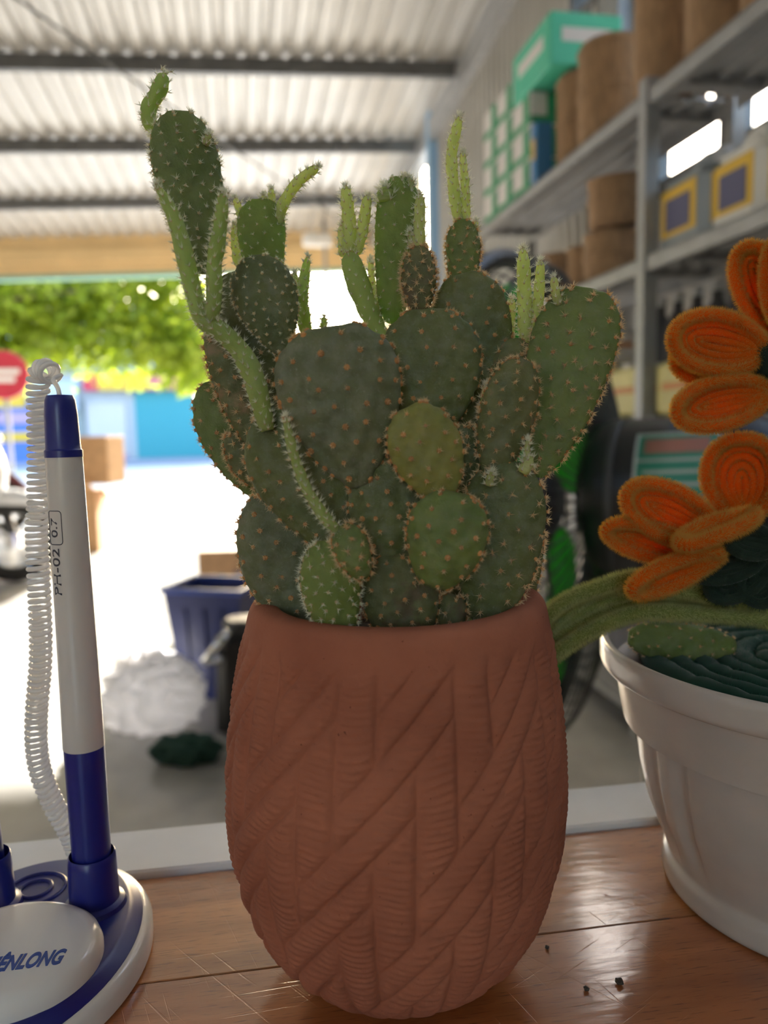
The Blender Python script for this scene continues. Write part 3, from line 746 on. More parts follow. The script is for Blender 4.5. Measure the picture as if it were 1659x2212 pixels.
# white metal edge: flat bar with a rolled inner lip
al=MB().box((0,EDGE+.0150,TZ+.0005),(1.9,.028,.004),bev=.0008)
al.box((0,EDGE+.0295,TZ-.02),(1.9,.002,.045)).box((0,EDGE+.003,TZ+.0022),(1.9,.003,.0012))
al.obj('metal_edge',M['alu'],ct)

# ================================================================== terracotta pot
PD=.217
pc=P(853,1700,PD); PX=pc[0]
prof=np.array([(.0,.0015),(.017,.0012),(.0205,.0),(.026,.0018),(.0325,.006),(.0385,.0125),(.0432,.021),(.0466,.031),(.0487,.042),(.0495,.053),(.0493,.064),(.0483,.075),(.0467,.086),(.0449,.096),(.0434,.1035),(.0426,.1072),(.0418,.1094),(.0405,.1104),(.0385,.1107),(.0355,.1104),(.0340,.1096),(.0334,.108),(.0332,.1),(.033,.088)])
PH=.1105
seg=np.concatenate([[0],np.cumsum(np.linalg.norm(np.diff(prof,axis=0),axis=1))])
NR=430; NA=760
ss=np.linspace(0,seg[-1],NR)
# smooth the profile
pr=np.interp(ss,seg,prof[:,0]); pz=np.interp(ss,seg,prof[:,1])
for _ in range(14):
    pr[1:-1]=(pr[:-2]+2*pr[1:-1]+pr[2:])/4; pz[1:-1]=(pz[:-2]+2*pz[1:-1]+pz[2:])/4
iz=np.argmax(pz)
an=np.linspace(0,2*np.pi,NA,endpoint=False)
A,S_=np.meshgrid(an,ss); RR=np.repeat(pr[:,None],NA,1); ZZ=np.repeat(pz[:,None],NA,1)
NB=30                                     # strips round the pot
sx=A/(2*np.pi)*NB
yv=ZZ/.0108
tt=yv-sx*1.0
n_=3
def hb_height(x,y):
    i=np.floor(x); j=np.floor(y); k=np.mod(i-j,2*n_)
    hor=k<n_
    lu=np.where(hor,(x-(i-k))/n_, x-i)                 # along / across
    lv=np.where(hor,y-j,(y-(j-(2*n_-1-k)))/n_)
    # horizontal (diagonal on the pot): across=lv, along=lu ; vertical: across=lu, along=lv
    ac=np.where(hor,lv,lu); al_=np.where(hor,lu,lv)
    e=np.minimum(ac,1-ac); 
    pillow=1-np.exp(-e/.15)
    f=np.minimum(al_,1-al_)*n_; endf=1-np.exp(-f/.12)
    tilt=np.where(hor, .25+.75*(1-ac), .35+.65*ac)      # each strip leans: one edge proud, the other tucked under
    return pillow*endf*(.35+.65*tilt), hor, ac
H,hor,ac=hb_height(sx+.37,tt+.2)
yrip=ZZ/.0019+ .25*np.sin(A*17)+.3*np.sin(A*5+ZZ*300)
rip=(.5+.5*np.sin(2*np.pi*yrip))**1.3
fade=np.clip((ZZ-.004)/.008,0,1)*np.clip((.1035-ZZ)/.006,0,1)
fade[iz-8:]=0; fade*=(S_<ss[iz])
lowf=.5*np.sin(A*3+1)*np.sin(ZZ*90)
disp=((H-.55)*.0019 + (rip-.5)*.00040*np.clip(H*1.3,0,1)*np.where(hor,.8,1.0) + lowf*.0003)*fade
dr=np.gradient(pr); dz_=np.gradient(pz); nl=np.hypot(dr,dz_)+1e-9
nr_=(dz_/nl)[:,None]; nz_=(-dr/nl)[:,None]
RR2=RR+disp*nr_; ZZ2=ZZ+disp*nz_
V=np.stack([RR2*np.cos(A-1.2),RR2*np.sin(A-1.2),ZZ2],-1).reshape(-1,3)
V[:,2]=np.maximum(V[:,2],0); V[:,2]*=1.02; V[:,0]+=.0018*np.clip((V[:,2]-.05)/.06,0,1.2)
I=np.arange(NR-1)[:,None]*NA; J=np.arange(NA)[None]; J2=(J+1)%NA
Fq=np.stack([I+J,I+J2,I+NA+J2,I+NA+J],-1).reshape(-1,4)
def terracotta():
    m=mat('terracotta',(.30,.100,.058),.85,var2=(.39,.140,.082),scale=28,bump=.25,bscale=900,spec=.25,detail=5)
    t=m.node_tree; N=t.nodes; Lk=t.links; b=N['Principled BSDF']
    src=b.inputs['Base Color'].links[0].from_socket
    # pale lime bloom and small dark pits
    tc=N.new('ShaderNodeTexCoord'); n2=N.new('ShaderNodeTexNoise'); n2.inputs['Scale'].default_value=800; n2.inputs['Detail'].default_value=2
    Lk.new(tc.outputs['Object'],n2.inputs['Vector'])
    r2=N.new('ShaderNodeValToRGB'); r2.color_ramp.elements[0].position=.22; r2.color_ramp.elements[0].color=(.35,.3,.28,1); r2.color_ramp.elements[1].position=.27; r2.color_ramp.elements[1].color=(1,1,1,1)
    Lk.new(n2.outputs['Fac'],r2.inputs[0])
    mx=N.new('ShaderNodeMix'); mx.data_type='RGBA'; mx.blend_type='MULTIPLY'; mx.inputs[0].default_value=1
    Lk.new(src,mx.inputs[6]); Lk.new(r2.outputs[0],mx.inputs[7]); Lk.new(mx.outputs[2],b.inputs['Base Color'])
    return m
M['terra']=terracotta()
pot=mesh('plant_pot',V,Fq,M['terra']); pot.location=(PX,PD,TZ)
tag(pot,'terracotta pot carved with leaning bark-like strips, holding the cactus','pot')
# soil
n=48; V=[];Fc=[]
rr_=np.linspace(0,.0330,14)
for i,r_ in enumerate(rr_):
    for j in range(n):
        q=2*math.pi*j/n; V.append((r_*math.cos(q),r_*math.sin(q),.099+rng.uniform(-.0012,.0012)-.002*(r_/.0345)))
for i in range(13):
    for j in range(n): Fc.append((i*n+j,i*n+(j+1)%n,(i+1)*n+(j+1)%n,(i+1)*n+j))
M['soil']=mat('potting_soil',(.035,.028,.022),.95,var2=(.12,.09,.06),scale=300,bump=1.0,bscale=700)
so=mesh('potting_soil',V,Fc,M['soil']); so.location=(PX,PD,TZ); tag(so,'dark dry soil around the cactus stems inside the terracotta pot','soil',kind='stuff')

# ================================================================== cactus
def cactus_mat(name,c1,c2,sss,sssr,scale=110,dust=.0,brown=None,young=False):
    m=mat(name,c1,.55,var2=c2,scale=scale,bump=.25,bscale=1500,sss=sss,sssr=sssr,sssc=.010 if young else .004,spec=.35,detail=6,translucent=.35 if young else 0)
    t=m.node_tree; N=t.nodes; Lk=t.links; b=N['Principled BSDF']
    tc=N.new('ShaderNodeTexCoord')
    def blend(col,sc,p0,p1,fac):
        src=b.inputs['Base Color'].links[0].from_socket
        nz=N.new('ShaderNodeTexNoise'); nz.inputs['Scale'].default_value=sc; nz.inputs['Detail'].default_value=7; nz.inputs['Roughness'].default_value=.65
        Lk.new(tc.outputs['Object'],nz.inputs['Vector'])
        mr=N.new('ShaderNodeMapRange'); mr.inputs[1].default_value=p0; mr.inputs[2].default_value=p1; mr.inputs[4].default_value=fac
        Lk.new(nz.outputs['Fac'],mr.inputs[0])
        mx=N.new('ShaderNodeMix'); mx.data_type='RGBA'; mx.inputs[7].default_value=(*col,1)
        Lk.new(mr.outputs[0],mx.inputs[0]); Lk.new(src,mx.inputs[6]); Lk.new(mx.outputs[2],b.inputs['Base Color'])
    if dust: blend((.30,.30,.24),260,.44,.70,dust*1.1); blend((.42,.42,.36),900,.60,.72,dust)
    if brown: blend(brown,90,.52,.62,.8)
    return m
CM={}
CM['old']=cactus_mat('cactus_dark',(.088,.108,.036),(.130,.148,.046),.25,(.3,1,.15),dust=.28)
CM['grey']=cactus_mat('cactus_greyish',(.108,.122,.060),(.148,.160,.076),.2,(.3,1,.15),dust=.35)
CM['mid']=cactus_mat('cactus_mid',(.118,.158,.040),(.160,.200,.052),.35,(.35,1,.15),dust=.15)
CM['olive']=cactus_mat('cactus_olive',(.19,.19,.045),(.27,.25,.06),.3,(.5,1,.15),dust=.12)
CM['brownish']=cactus_mat('cactus_corky',(.095,.105,.04),(.145,.145,.055),.15,(.5,1,.2),dust=.1,brown=(.11,.075,.045))
CM['scar']=cactus_mat('cactus_scarred',(.10,.112,.038),(.145,.148,.05),.2,(.4,1,.2),dust=.2,brown=(.30,.20,.12))
CM['light']=cactus_mat('cactus_light',(.22,.29,.075),(.29,.36,.10),.5,(.6,1,.25),dust=.05,young=True)
CM['young']=cactus_mat('cactus_young_shoot',(.54,.62,.22),(.62,.69,.28),.8,(.8,1,.35),young=True)
CM['youngd']=cactus_mat('cactus_green_shoot',(.36,.44,.14),(.43,.51,.18),.7,(.7,1,.3),young=True,dust=.1)
M['areole']=mat('areole_felt',(.46,.22,.08),.9,var=.3,scale=400,sss=.3,sssr=(1,.6,.3),sssc=.001)
M['areole_pale']=mat('areole_felt_pale',(.50,.38,.20),.9)
M['spine']=mat('spine',(.92,.76,.52),.5,translucent=.55)
M['spine_pale']=mat('spine_pale',(.93,.93,.82),.45,translucent=.6)

cz0=TZ+.098
cac=thing('prickly_pear_cactus','prickly pear cactus with many pads and young shoots in the terracotta pot','cactus',(PX,PD,cz0))
CO=np.array([PX,PD,cz0])
def areoles(Pos,Nor,nsp,L,rb,parent,pale,rs,spread=.8,name='spine_cluster',upw=0.0):
    """bumps with a tuft of needles, one joined sub-part"""
    Pos=np.asarray(Pos); Nor=np.asarray(Nor); n=len(Pos)
    if n==0: return
    Nor=Nor/(np.linalg.norm(Nor,axis=1)[:,None]+1e-12)
    a=np.where(np.abs(Nor[:,2:3])<.9,np.array([[0,0,1.]]),np.array([[1.,0,0]]))
    u=np.cross(Nor,a); u/=np.linalg.norm(u,axis=1)[:,None]; v=np.cross(Nor,u)
    sz=rs.uniform(.75,1.2,n)
    # bump: low dome of 2 rings + tip
    m_=7; V=[]; 
    ang=np.linspace(0,2*np.pi,m_,endpoint=False)
    rings=[(1.0,-.25),(.72,.45)]
    for (q,h) in rings:
        V.append(Pos[:,None]+ (rb*sz)[:,None,None]*1.12*(q*(np.cos(ang)[None,:,None]*u[:,None]+np.sin(ang)[None,:,None]*v[:,None])+h*Nor[:,None]))
    V.append((Pos+Nor*(rb*sz*.72)[:,None])[:,None])
    VV=np.concatenate(V,1); nv=2*m_+1
    tri=[]
    for j in range(m_):
        j2=(j+1)%m_; tri+=[(j,j2,m_+j2),(j,m_+j2,m_+j),(m_+j,m_+j2,2*m_)]
    Fb=(np.arange(n)*nv)[:,None,None]+np.array(tri)[None]
    Vb=VV.reshape(-1,3); Fb=Fb.reshape(-1,3)
    idx=np.repeat(np.arange(n),nsp)
    d=rs.normal(size=(len(idx),3)); d-= (d*Nor[idx]).sum(1)[:,None]*Nor[idx]
    D=Nor[idx]+spread*d; D[:,2]+=upw
    Vs,Fs=spikes(Pos[idx]+Nor[idx]*rb*.2, D, L*rs.uniform(.5,1.2,len(idx)), L*(.06 if pale else .06))
    o=mesh(name,np.vstack([Vb,Vs]),np.vstack([Fb,Fs+len(Vb)]),[M['areole_pale'] if pale else M['areole'],M['spine_pale'] if pale else M['spine']],parent,smooth=False,mi=np.concatenate([np.zeros(len(Fb)),np.ones(len(Fs))]))
    o['kind']='stuff'
    return o
PADN=[0]
def pad(b,t,hw,dy,mk,k=1.2,th=.42,yaw=0,sp=52,dyt=None,pale=False,L=.0016,sq=2.0,bt=.34,rb=.00055,name='pad',nsp=11,label=None,edge=True):
    PADN[0]+=1; rs=np.random.default_rng(100+PADN[0])
    dyt=dy if dyt is None else dyt
    pb=P(b[0],b[1],PD+dy); pt=P(t[0],t[1],PD+dyt)
    mid=(pb+pt)/2; sc=depth_of(mid)/F
    W=hw*sc; Lg=np.linalg.norm(pt-pb); axv=(pt-pb)/Lg
    toc=np.array([0,0,CZ])-mid; nn=toc-axv*np.dot(toc,axv); nn/=np.linalg.norm(nn)
    ll=np.cross(axv,nn)
    cy,sy=math.cos(R(yaw)),math.sin(R(yaw))
    n2=nn*cy+ll*sy; l2=np.cross(axv,n2)
    W=W/max(.35,abs(cy)+abs(sy)*th*.5)
    T=min(W*th,.0075)
    ns,nc=72,72; sp=sp*.86
    s=(1-np.cos(np.linspace(0,np.pi,ns)))/2
    c=2*s**k-1; wf=np.clip(1-np.abs(c)**sq,0,1)**.5
    tf=np.clip(wf,0,1)**.85
    ph=np.linspace(0,2*np.pi,nc,endpoint=False)
    wob1=rs.uniform(-1,1,4); wob2=rs.uniform(0,6.28,4)
    def surf(s_,ph_):
        c_=2*np.power(s_,k)-1; w_=np.clip(1-np.abs(c_)**sq,0,1)**.5*(1-bt*(1-s_)**1.6)*(1+bt*.12); t_=np.clip(w_,0,1)**.85
        wob=1+.035*wob1[0]*np.sin(5*s_+wob2[0])+.04*np.cos(ph_)*wob1[1]*np.sin(4.5*s_+wob2[1])
        bend=.05*Lg*wob1[2]*np.sin(np.pi*s_)
        dent=1+.10*np.sin(7*s_+wob2[2])*np.sin(3*ph_+wob2[3])
        x=W*w_*wob*np.cos(ph_); z=T*t_*np.sin(ph_)*dent+bend*.5
        return pb+np.multiply.outer(s_*Lg,axv)+np.multiply.outer(x,l2)+np.multiply.outer(z,n2) - CO
    # areoles on a quincunx
    spm=sp*sc; rows=max(3,int(Lg/(spm*.78))); ps=[];phs=[]
    for i in range(rows+1):
        s0=(i+.5)/(rows+1)
        c0=2*s0**k-1; w0=max(0,1-abs(c0)**sq)**.5*W
        # arc over the face, edge to edge
        m_=max(1,int(round(2.35*w0/spm)))
        off=.5 if i%2 else 0.0
        for side in (0,1):
            for j in range(m_):
                f=(j+off+.25)/m_
                q=f*np.pi+rs.normal()*.05
                ps.append(np.clip(s0+rs.normal()*.012,.01,.99)); phs.append(q+(np.pi if side else 0))
    if edge:
        for i in range(int(2.1*Lg/spm)):
            for q in (0,np.pi): ps.append(np.clip((i+.5)/int(2.1*Lg/spm)+rs.normal()*.01,.02,.995)); phs.append(q+rs.normal()*.12)
        for i in range(int(2.2*W/spm)+3): ps.append(.985-rs.uniform(0,.05)); phs.append(rs.choice([0,np.pi])+rs.normal()*.6)
    ps=np.array(ps); phs=np.array(phs); e=1e-3
    p0=surf(ps,phs); 
    pa=surf(np.clip(ps+e,0,1),phs)-surf(np.clip(ps-e,0,1),phs); pb_=surf(ps,phs+e)-surf(ps,phs-e)
    nor=np.cross(pb_,pa); cen=surf(ps,phs*0+np.pi/2)*.5+surf(ps,phs*0-np.pi/2)*.5
    flip=((p0-cen)*nor).sum(1)<0; nor[flip]*=-1
    S2,P2=np.meshgrid(s,ph,indexing='ij')
    V=surf(S2,P2).reshape(-1,3)
    d2=((V[:,None,:]-p0[None])**2).sum(-1).min(1)
    e_=1e-3
    va=(surf(np.clip(S2+e_,0,1),P2)-surf(np.clip(S2-e_,0,1),P2)).reshape(-1,3); vb=(surf(S2,P2+e_)-surf(S2,P2-e_)).reshape(-1,3)
    vn=np.cross(vb,va); vc=(surf(S2,P2*0+np.pi/2)*.5+surf(S2,P2*0-np.pi/2)*.5).reshape(-1,3)
    vn[((V-vc)*vn).sum(1)<0]*=-1; vn/=np.linalg.norm(vn,axis=1)[:,None]+1e-12
    sg=min(.0016,spm*.28); hb_=min(.0009,spm*.14)
    V=V+vn*(hb_*np.exp(-d2/(2*sg*sg)))[:,None]; p0=p0+nor/(np.linalg.norm(nor,axis=1)[:,None]+1e-12)*hb_*.9
    Fc=[]
    for i in range(ns-1):
        for j in range(nc):
            j2=(j+1)%nc; Fc.append((i*nc+j,i*nc+j2,(i+1)*nc+j2,(i+1)*nc+j))
    o=mesh(name,V,Fc,CM[mk],cac,smooth=True)
    if label: o['label']=label
    areoles(p0,nor,nsp if pale else nsp+6,L if pale else L*1.05,rb,o,pale,rs,spread=.8 if pale else 1.0)
    return o
def shoot(pts,r0,r1,dy,mk='young',n=26,sp=14,L=.0018,name='shoot',dyt=None,nsp=8,label=None,tuft=True):
    """finger-like young shoot: pts from base to tip in frame positions, radii in the same units"""
    PADN[0]+=1; rs=np.random.default_rng(300+PADN[0])
    dyt=dy if dyt is None else dyt
    q=[P(u,v,PD+dy+(dyt-dy)*i/(len(pts)-1)) for i,(u,v) in enumerate(pts)]
    sc=depth_of(q[0])/F
    path=spline(q,n); tt_=np.linspace(0,1,n)
    rad=(r0+(r1-r0)*tt_)*sc
    rad=rad*np.sqrt(np.clip(1-((tt_-.0)/1.0)**14,0.02,1))*(1+.05*np.sin(tt_*23+rs.uniform(0,6))+.03*rs.normal(size=n))
    rad=rad*np.interp(tt_,[0,.06,.14,1],[.55,.85,1,1])
    V,Fc=tube_vf(path-CO,rad,14)
    o=mesh(name,V,Fc,CM[mk],cac,smooth=True)
    if label: o['label']=label
    t_,N_,B_=frames(path-CO)
    Lg=np.linalg.norm(np.diff(path,axis=0),axis=1).sum(); spm=sp*sc
    rows=max(3,int(Lg/spm)); Pn=[];Nn=[]
    for i in range(rows+1):
        f=min(1,(i+.3)/(rows)) ; x=f*(n-1); i0=min(int(x),n-2); w_=x-i0
        c_=(path[i0]*(1-w_)+path[i0+1]*w_)-CO; rr2=rad[i0]*(1-w_)+rad[i0+1]*w_
        m_=5
        for j in range(m_):
            qv=2*np.pi*(j+.5*(i%2))/m_+rs.normal()*.15
            nv=math.cos(qv)*N_[i0]+math.sin(qv)*B_[i0]
            Pn.append(c_+nv*rr2*.95); Nn.append(nv+t_[i0]*(.5+1.2*max(0,f-.85)/.15))
    if tuft:
        for j in range(7): 
            Pn.append(path[-1]-CO+rs.normal(size=3)*r1*sc*.3-t_[-1]*.0004); Nn.append(t_[-1]+rs.normal(size=3)*.5)
    areoles(np.array(Pn),np.array(Nn),nsp,L,.00028,o,True,rs,spread=.45,upw=.15)
    return o

# --- pads (base, tip, half width; depth towards the back is positive)
pad((980,1365),(985,1190),75,.002,'brownish',sp=50)
pad((700,1365),(690,1040),105,.004,'old',sp=50)
pad((905,1200),(900,880),120,.010,'old',sp=55)
pad((1105,1365),(1085,1040),80,.006,'old',sp=50)
pad((600,1000),(560,760),70,.010,'old',sp=50)
pad((1040,1060),(1010,840),75,.010,'old',sp=50)
pad((775,1052),(707,706),132,-.023,'grey',k=1.35,th=.30,sp=64,L=.0013,rb=.00075,sq=2.4,label='large greyish pad at the front')
pad((962,1073),(885,878),84,-.027,'olive',k=.95,th=.42,sp=50,L=.0013,rb=.0006,yaw=12,label='small yellowish pad')
pad((935,1270),(990,1065),88,-.030,'mid',k=1.0,th=.5,sp=46,rb=.00065,L=.0012,sq=2.3,label='round pad low at the front')
pad((842,1214),(822,985),82,-.020,'old',k=.9,th=.4,sp=48,rb=.00065,L=.0012)
pad((890,1400),(845,1195),86,-.021,'brownish',k=1.0,th=.5,sp=44,rb=.0006,L=.0013,label='brownish corky base pad')
pad((738,1395),(700,1168),64,-.028,'light',k=1.05,th=.45,sp=31,pale=True,rb=.0004,L=.0016,label='bright green young pad low at the front')
pad((670,1385),(578,1058),98,-.007,'grey',k=1.15,th=.36,sp=50,rb=.00065,L=.0014)
pad((735,1190),(590,880),112,-.015,'old',k=1.1,th=.28,sp=52,rb=.00055,yaw=-12,L=.0014)
pad((560,1075),(455,825),68,.006,'mid',k=1.2,th=.25,sp=46,L=.0014,yaw=10)
pad((562,1052),(500,932),36,-.001,'scar',k=1.0,th=.5,sp=30,rb=.0006)
pad((545,960),(455,705),36,-.004,'scar',k=.9,th=.6,sp=34)
pad((600,930),(500,590),66,.006,'old',k=1.0,th=.4,sp=46)
pad((610,765),(548,552),68,-.006,'old',k=1.15,th=.30,sp=27,pale=True,rb=.0004,L=.0011,label='pad covered in close pale dots')
pad((445,592),(384,240),72,.006,'mid',k=1.05,th=.34,sq=2.9,sp=32,pale=True,rb=.00042,L=.0016,yaw=8,label='tall dark pad at the top')
pad((572,625),(562,430),50,.013,'light',k=1.0,th=.4,sp=28,pale=True,sq=3.2,rb=.0003,L=.0011)
pad((930,945),(930,668),106,-.009,'old',k=1.1,th=.30,sp=56,rb=.0006,L=.0012,sq=2.3)
pad((1052,880),(1000,592),86,.005,'old',k=1.25,th=.28,sp=52,rb=.00055,L=.0013)
pad((846,700),(866,382),47,.007,'light',k=1.0,th=.5,sp=30,pale=True,sq=3.4,rb=.0003,L=.0011,label='tall light green pad in the middle')
pad((905,682),(905,532),38,.000,'brownish',k=.95,th=.6,sp=24,rb=.0004,L=.0016,nsp=14)
pad((998,635),(1002,474),37,.012,'mid',k=.8,th=.6,sp=24,rb=.0004,L=.0013,sq=2.6)
pad((1085,910),(1118,732),50,.003,'scar',k=1.0,th=.5,sp=34,rb=.0005)
pad((1060,1030),(1128,775),64,-.014,'scar',k=.95,th=.5,sp=36,rb=.0005,L=.0014,yaw=14)
pad((1165,1030),(1272,622),92,-.006,'mid',k=1.25,bt=.5,th=.24,sp=44,rb=.0005,L=.0017,yaw=-6,sq=2.7,label='long pad at the side')
pad((1045,1360),(1105,998),92,-.015,'old',k=1.1,th=.34,sp=50,rb=.0005,L=.0018,sq=2.3)
pad((1012,1090),(1000,915),32,-.006,'old',k=1.0,th=.6,sp=30)
pad((788,1250),(738,1135),38,-.033,'mid',k=1.0,th=.6,sp=34,rb=.0005)
pad((975,1372),(975,1285),32,-.018,'brownish',k=.9,th=.7,sp=34,name='dead_stump')
# --- shoots
shoot([(338,285),(322,262),(322,232),(342,198),(356,158)],15,18,.006,'youngd',label='crooked shoot at the very top')
shoot([(578,930),(565,880),(548,815),(520,760),(480,718),(440,690),(420,640),(402,565),(378,475),(338,398)],24,17,-.020,'youngd',n=44,label='long forked shoot')
shoot([(452,700),(462,640),(463,570),(475,495),(482,415)],19,15,-.021,'youngd')
shoot([(598,492),(612,440),(645,392),(688,360)],13,11,.013,'young')
shoot([(589,475),(586,408)],9,8,.014,'young'); shoot([(573,450),(569,422)],8,6,.014,'young')
shoot([(526,482),(508,428)],10,7,.013,'young'); shoot([(514,575),(508,525),(507,485)],10,8,.014,'young')
shoot([(757,548),(753,470),(746,402)],16,13,.004,'young'); shoot([(768,550),(783,495),(794,422)],13,12,.004,'young'); shoot([(742,555),(737,488)],11,8,.005,'young')
shoot([(832,765),(805,690),(778,625),(752,545)],20,26,.003,'youngd',L=.0013)
shoot([(820,705),(806,630),(800,560)],9,7,.008,'young')
shoot([(905,545),(906,485),(908,420)],15,11,.001,'young'); shoot([(890,540),(885,500)],8,6,.002,'young')
shoot([(990,480),(980,405),(976,330),(993,250)],13,12,.013,'young',n=34); shoot([(1006,478),(1005,410),(999,328)],11,8,.013,'young')
shoot([(1020,525),(1029,478)],8,6,.012,'young')
shoot([(1136,742),(1133,650),(1130,536)],17,14,.003,'young',n=30); shoot([(1146,730),(1162,660),(1168,562)],13,11,.003,'young',n=30)
shoot([(1100,745),(1106,645)],12,9,.005,'young'); shoot([(1145,700),(1146,652)],9,7,.005,'young')
shoot([(1208,660),(1200,632),(1196,598)],10,9,-.006,'young')
shoot([(738,1160),(700,1115),(662,1055),(634,980),(616,900)],14,10,-.033,'youngd',n=40,L=.0017)
shoot([(1128,1022),(1140,1000),(1138,985)],15,11,-.021,'young',tuft=False); shoot([(1138,990),(1140,950)],6,6,-.021,'young')
shoot([(1055,1050),(1063,1018)],10,7,-.020,'young')
shoot([(662,725),(652,660),(655,620),(664,555)],17,10,.014,'youngd'); shoot([(645,655),(640,630),(636,588)],10,7,.014,'youngd'); shoot([(699,710),(700,685)],8,6,.014,'youngd',tuft=False)
shoot([(1035,965),(1040,905),(1048,830)],9,6,.000,'young')
shoot([(836,440),(832,405)],22,18,.006,'youngd',L=.0026,nsp=12,sp=10); shoot([(868,405),(872,382)],10,8,.006,'young'); shoot([(886,420),(884,384)],10,9,.006,'young')
shoot([(443,315),(452,288)],9,7,.006,'young')
shoot([(1010,1372),(1020,1330)],16,11,-.014,'youngd'); shoot([(1100,1350),(1108,1290)],14,10,-.010,'youngd')

# ================================================================== pen stand
M['pblue']=mat('royal_blue_plastic',(.009,.015,.185),.32,spec=.5)
M['pwhiteb']=mat('glossy_white_plastic',(.78,.77,.76),.18,coat=.3)
M['pbarrel']=mat('pen_barrel',(.62,.585,.56),.22,sss=.1,sssr=(1,.9,.8),sssc=.002)
M['inkblue']=mat('blue_print_ink',(.02,.07,.33),.4); M['inkblack']=mat('black_print_ink',(.03,.03,.05),.4)
SX,SY=-.1135,.2135
ps_=thing('pen_stand','round blue and white desk pen stand with raised white boss','pen stand',(SX,SY,TZ),0)
def ell(prof,n,rx,ry):   # profile gives offset from the outline
    a=np.linspace(0,2*np.pi,n,endpoint=False); V=[];Fc=[]
    for (o_,z) in prof:
        for q in a: V.append(((rx+o_)*math.cos(q),(ry+o_)*math.sin(q),z))
    k=len(prof)
    for i in range(k-1):
        for j in range(n): Fc.append((i*n+j,i*n+(j+1)%n,(i+1)*n+(j+1)%n,(i+1)*n+j))
    Fc.append(tuple(range(n-1,-1,-1))); Fc.append(tuple((k-1)*n+j for j in range(n))); return V,Fc
MB().add(*ell([(-.001,0),(0,.001),(0,.0055),(-.0012,.0075),(-.003,.0082)],96,.0385,.0475)).obj('base',M['pwhiteb'],ps_,auto=40)
MB().add(*ell([(.0035,.0078),(.0035,.0084),(.001,.0105),(0,.0112),(-.0008,.0115)],96,.032,.042)).obj('deck',M['pblue'],ps_,auto=30)
BX_,BY_=.0045,-.0125
bs=MB().add(*ell([(0,.0113),(0,.0135),(-.0008,.0158),(-.0025,.0172),(-.0045,.0176)],80,.0255,.0235)).obj('boss',M['pwhiteb'],ps_,auto=35); bs.location=(BX_,BY_,0)
for (x_,y_) in ((-.0045,.024),):
    MB().lathe([(.0098,.0114),(.0098,.0118),(.0090,.0122),(.0084,.0117),(.0084,.0114)],40,(x_,y_,0)).lathe([(.0056,.0114),(.0056,.0119),(.0048,.0122),(.0042,.0118),(.0042,.0114)],40,(x_,y_,0)).obj('ring_mark',M['pblue'],ps_,smooth=True)
SOCK=[(.0185,.0150),(-.0150,.0150)]
for (x_,y_) in SOCK:
    MB().lathe([(.0098,.0113),(.0092,.0128),(.0082,.0132),(.0076,.0136),(.0073,.026),(.0072,.0285),(.0068,.0290),(.0066,.0285),(.0063,.016),(.0,.016)],40,(x_,y_,0)).obj('socket',M['pblue'],ps_,auto=45)
# raised lettering on the boss
def text_mesh(s,size,ext,shear=0.0,bold=0.0):
    cu=bpy.data.curves.new('t','FONT'); cu.body=s; cu.size=size; cu.extrude=ext; cu.shear=shear; cu.offset=bold; cu.align_x='CENTER'; cu.align_y='CENTER'
    o=bpy.data.objects.new('t',cu); COL.objects.link(o)
    dg=bpy.context.evaluated_depsgraph_get(); me=o.evaluated_get(dg).to_mesh()
    V=np.array([v.co[:] for v in me.vertices]); Fc=[tuple(p.vertices) for p in me.polygons]
    o.evaluated_get(dg).to_mesh_clear(); bpy.data.objects.remove(o); bpy.data.curves.remove(cu)
    return V,Fc
V,Fc=text_mesh('THIÊNLONG',.0064,.0001,.25,.00022)
lo,hi=V.min(0),V.max(0); V[:,0]=(V[:,0]-(lo[0]+hi[0])/2)*.0236/(hi[0]-lo[0]); V[:,1]=(V[:,1]-(lo[1]+hi[1])/2)*.0078/(hi[1]-lo[1])
q=R(9); V=np.stack([V[:,0]*math.cos(q)-V[:,1]*math.sin(q),V[:,0]*math.sin(q)+V[:,1]*math.cos(q),V[:,2]],1)
tx=mesh('lettering',V,Fc,M['inkblue'],bs,smooth=False); tw=on_plane(44,2073,TZ+.0177); tx.location=(tw[0]-SX-BX_,tw[1]-SY-BY_,.01768)

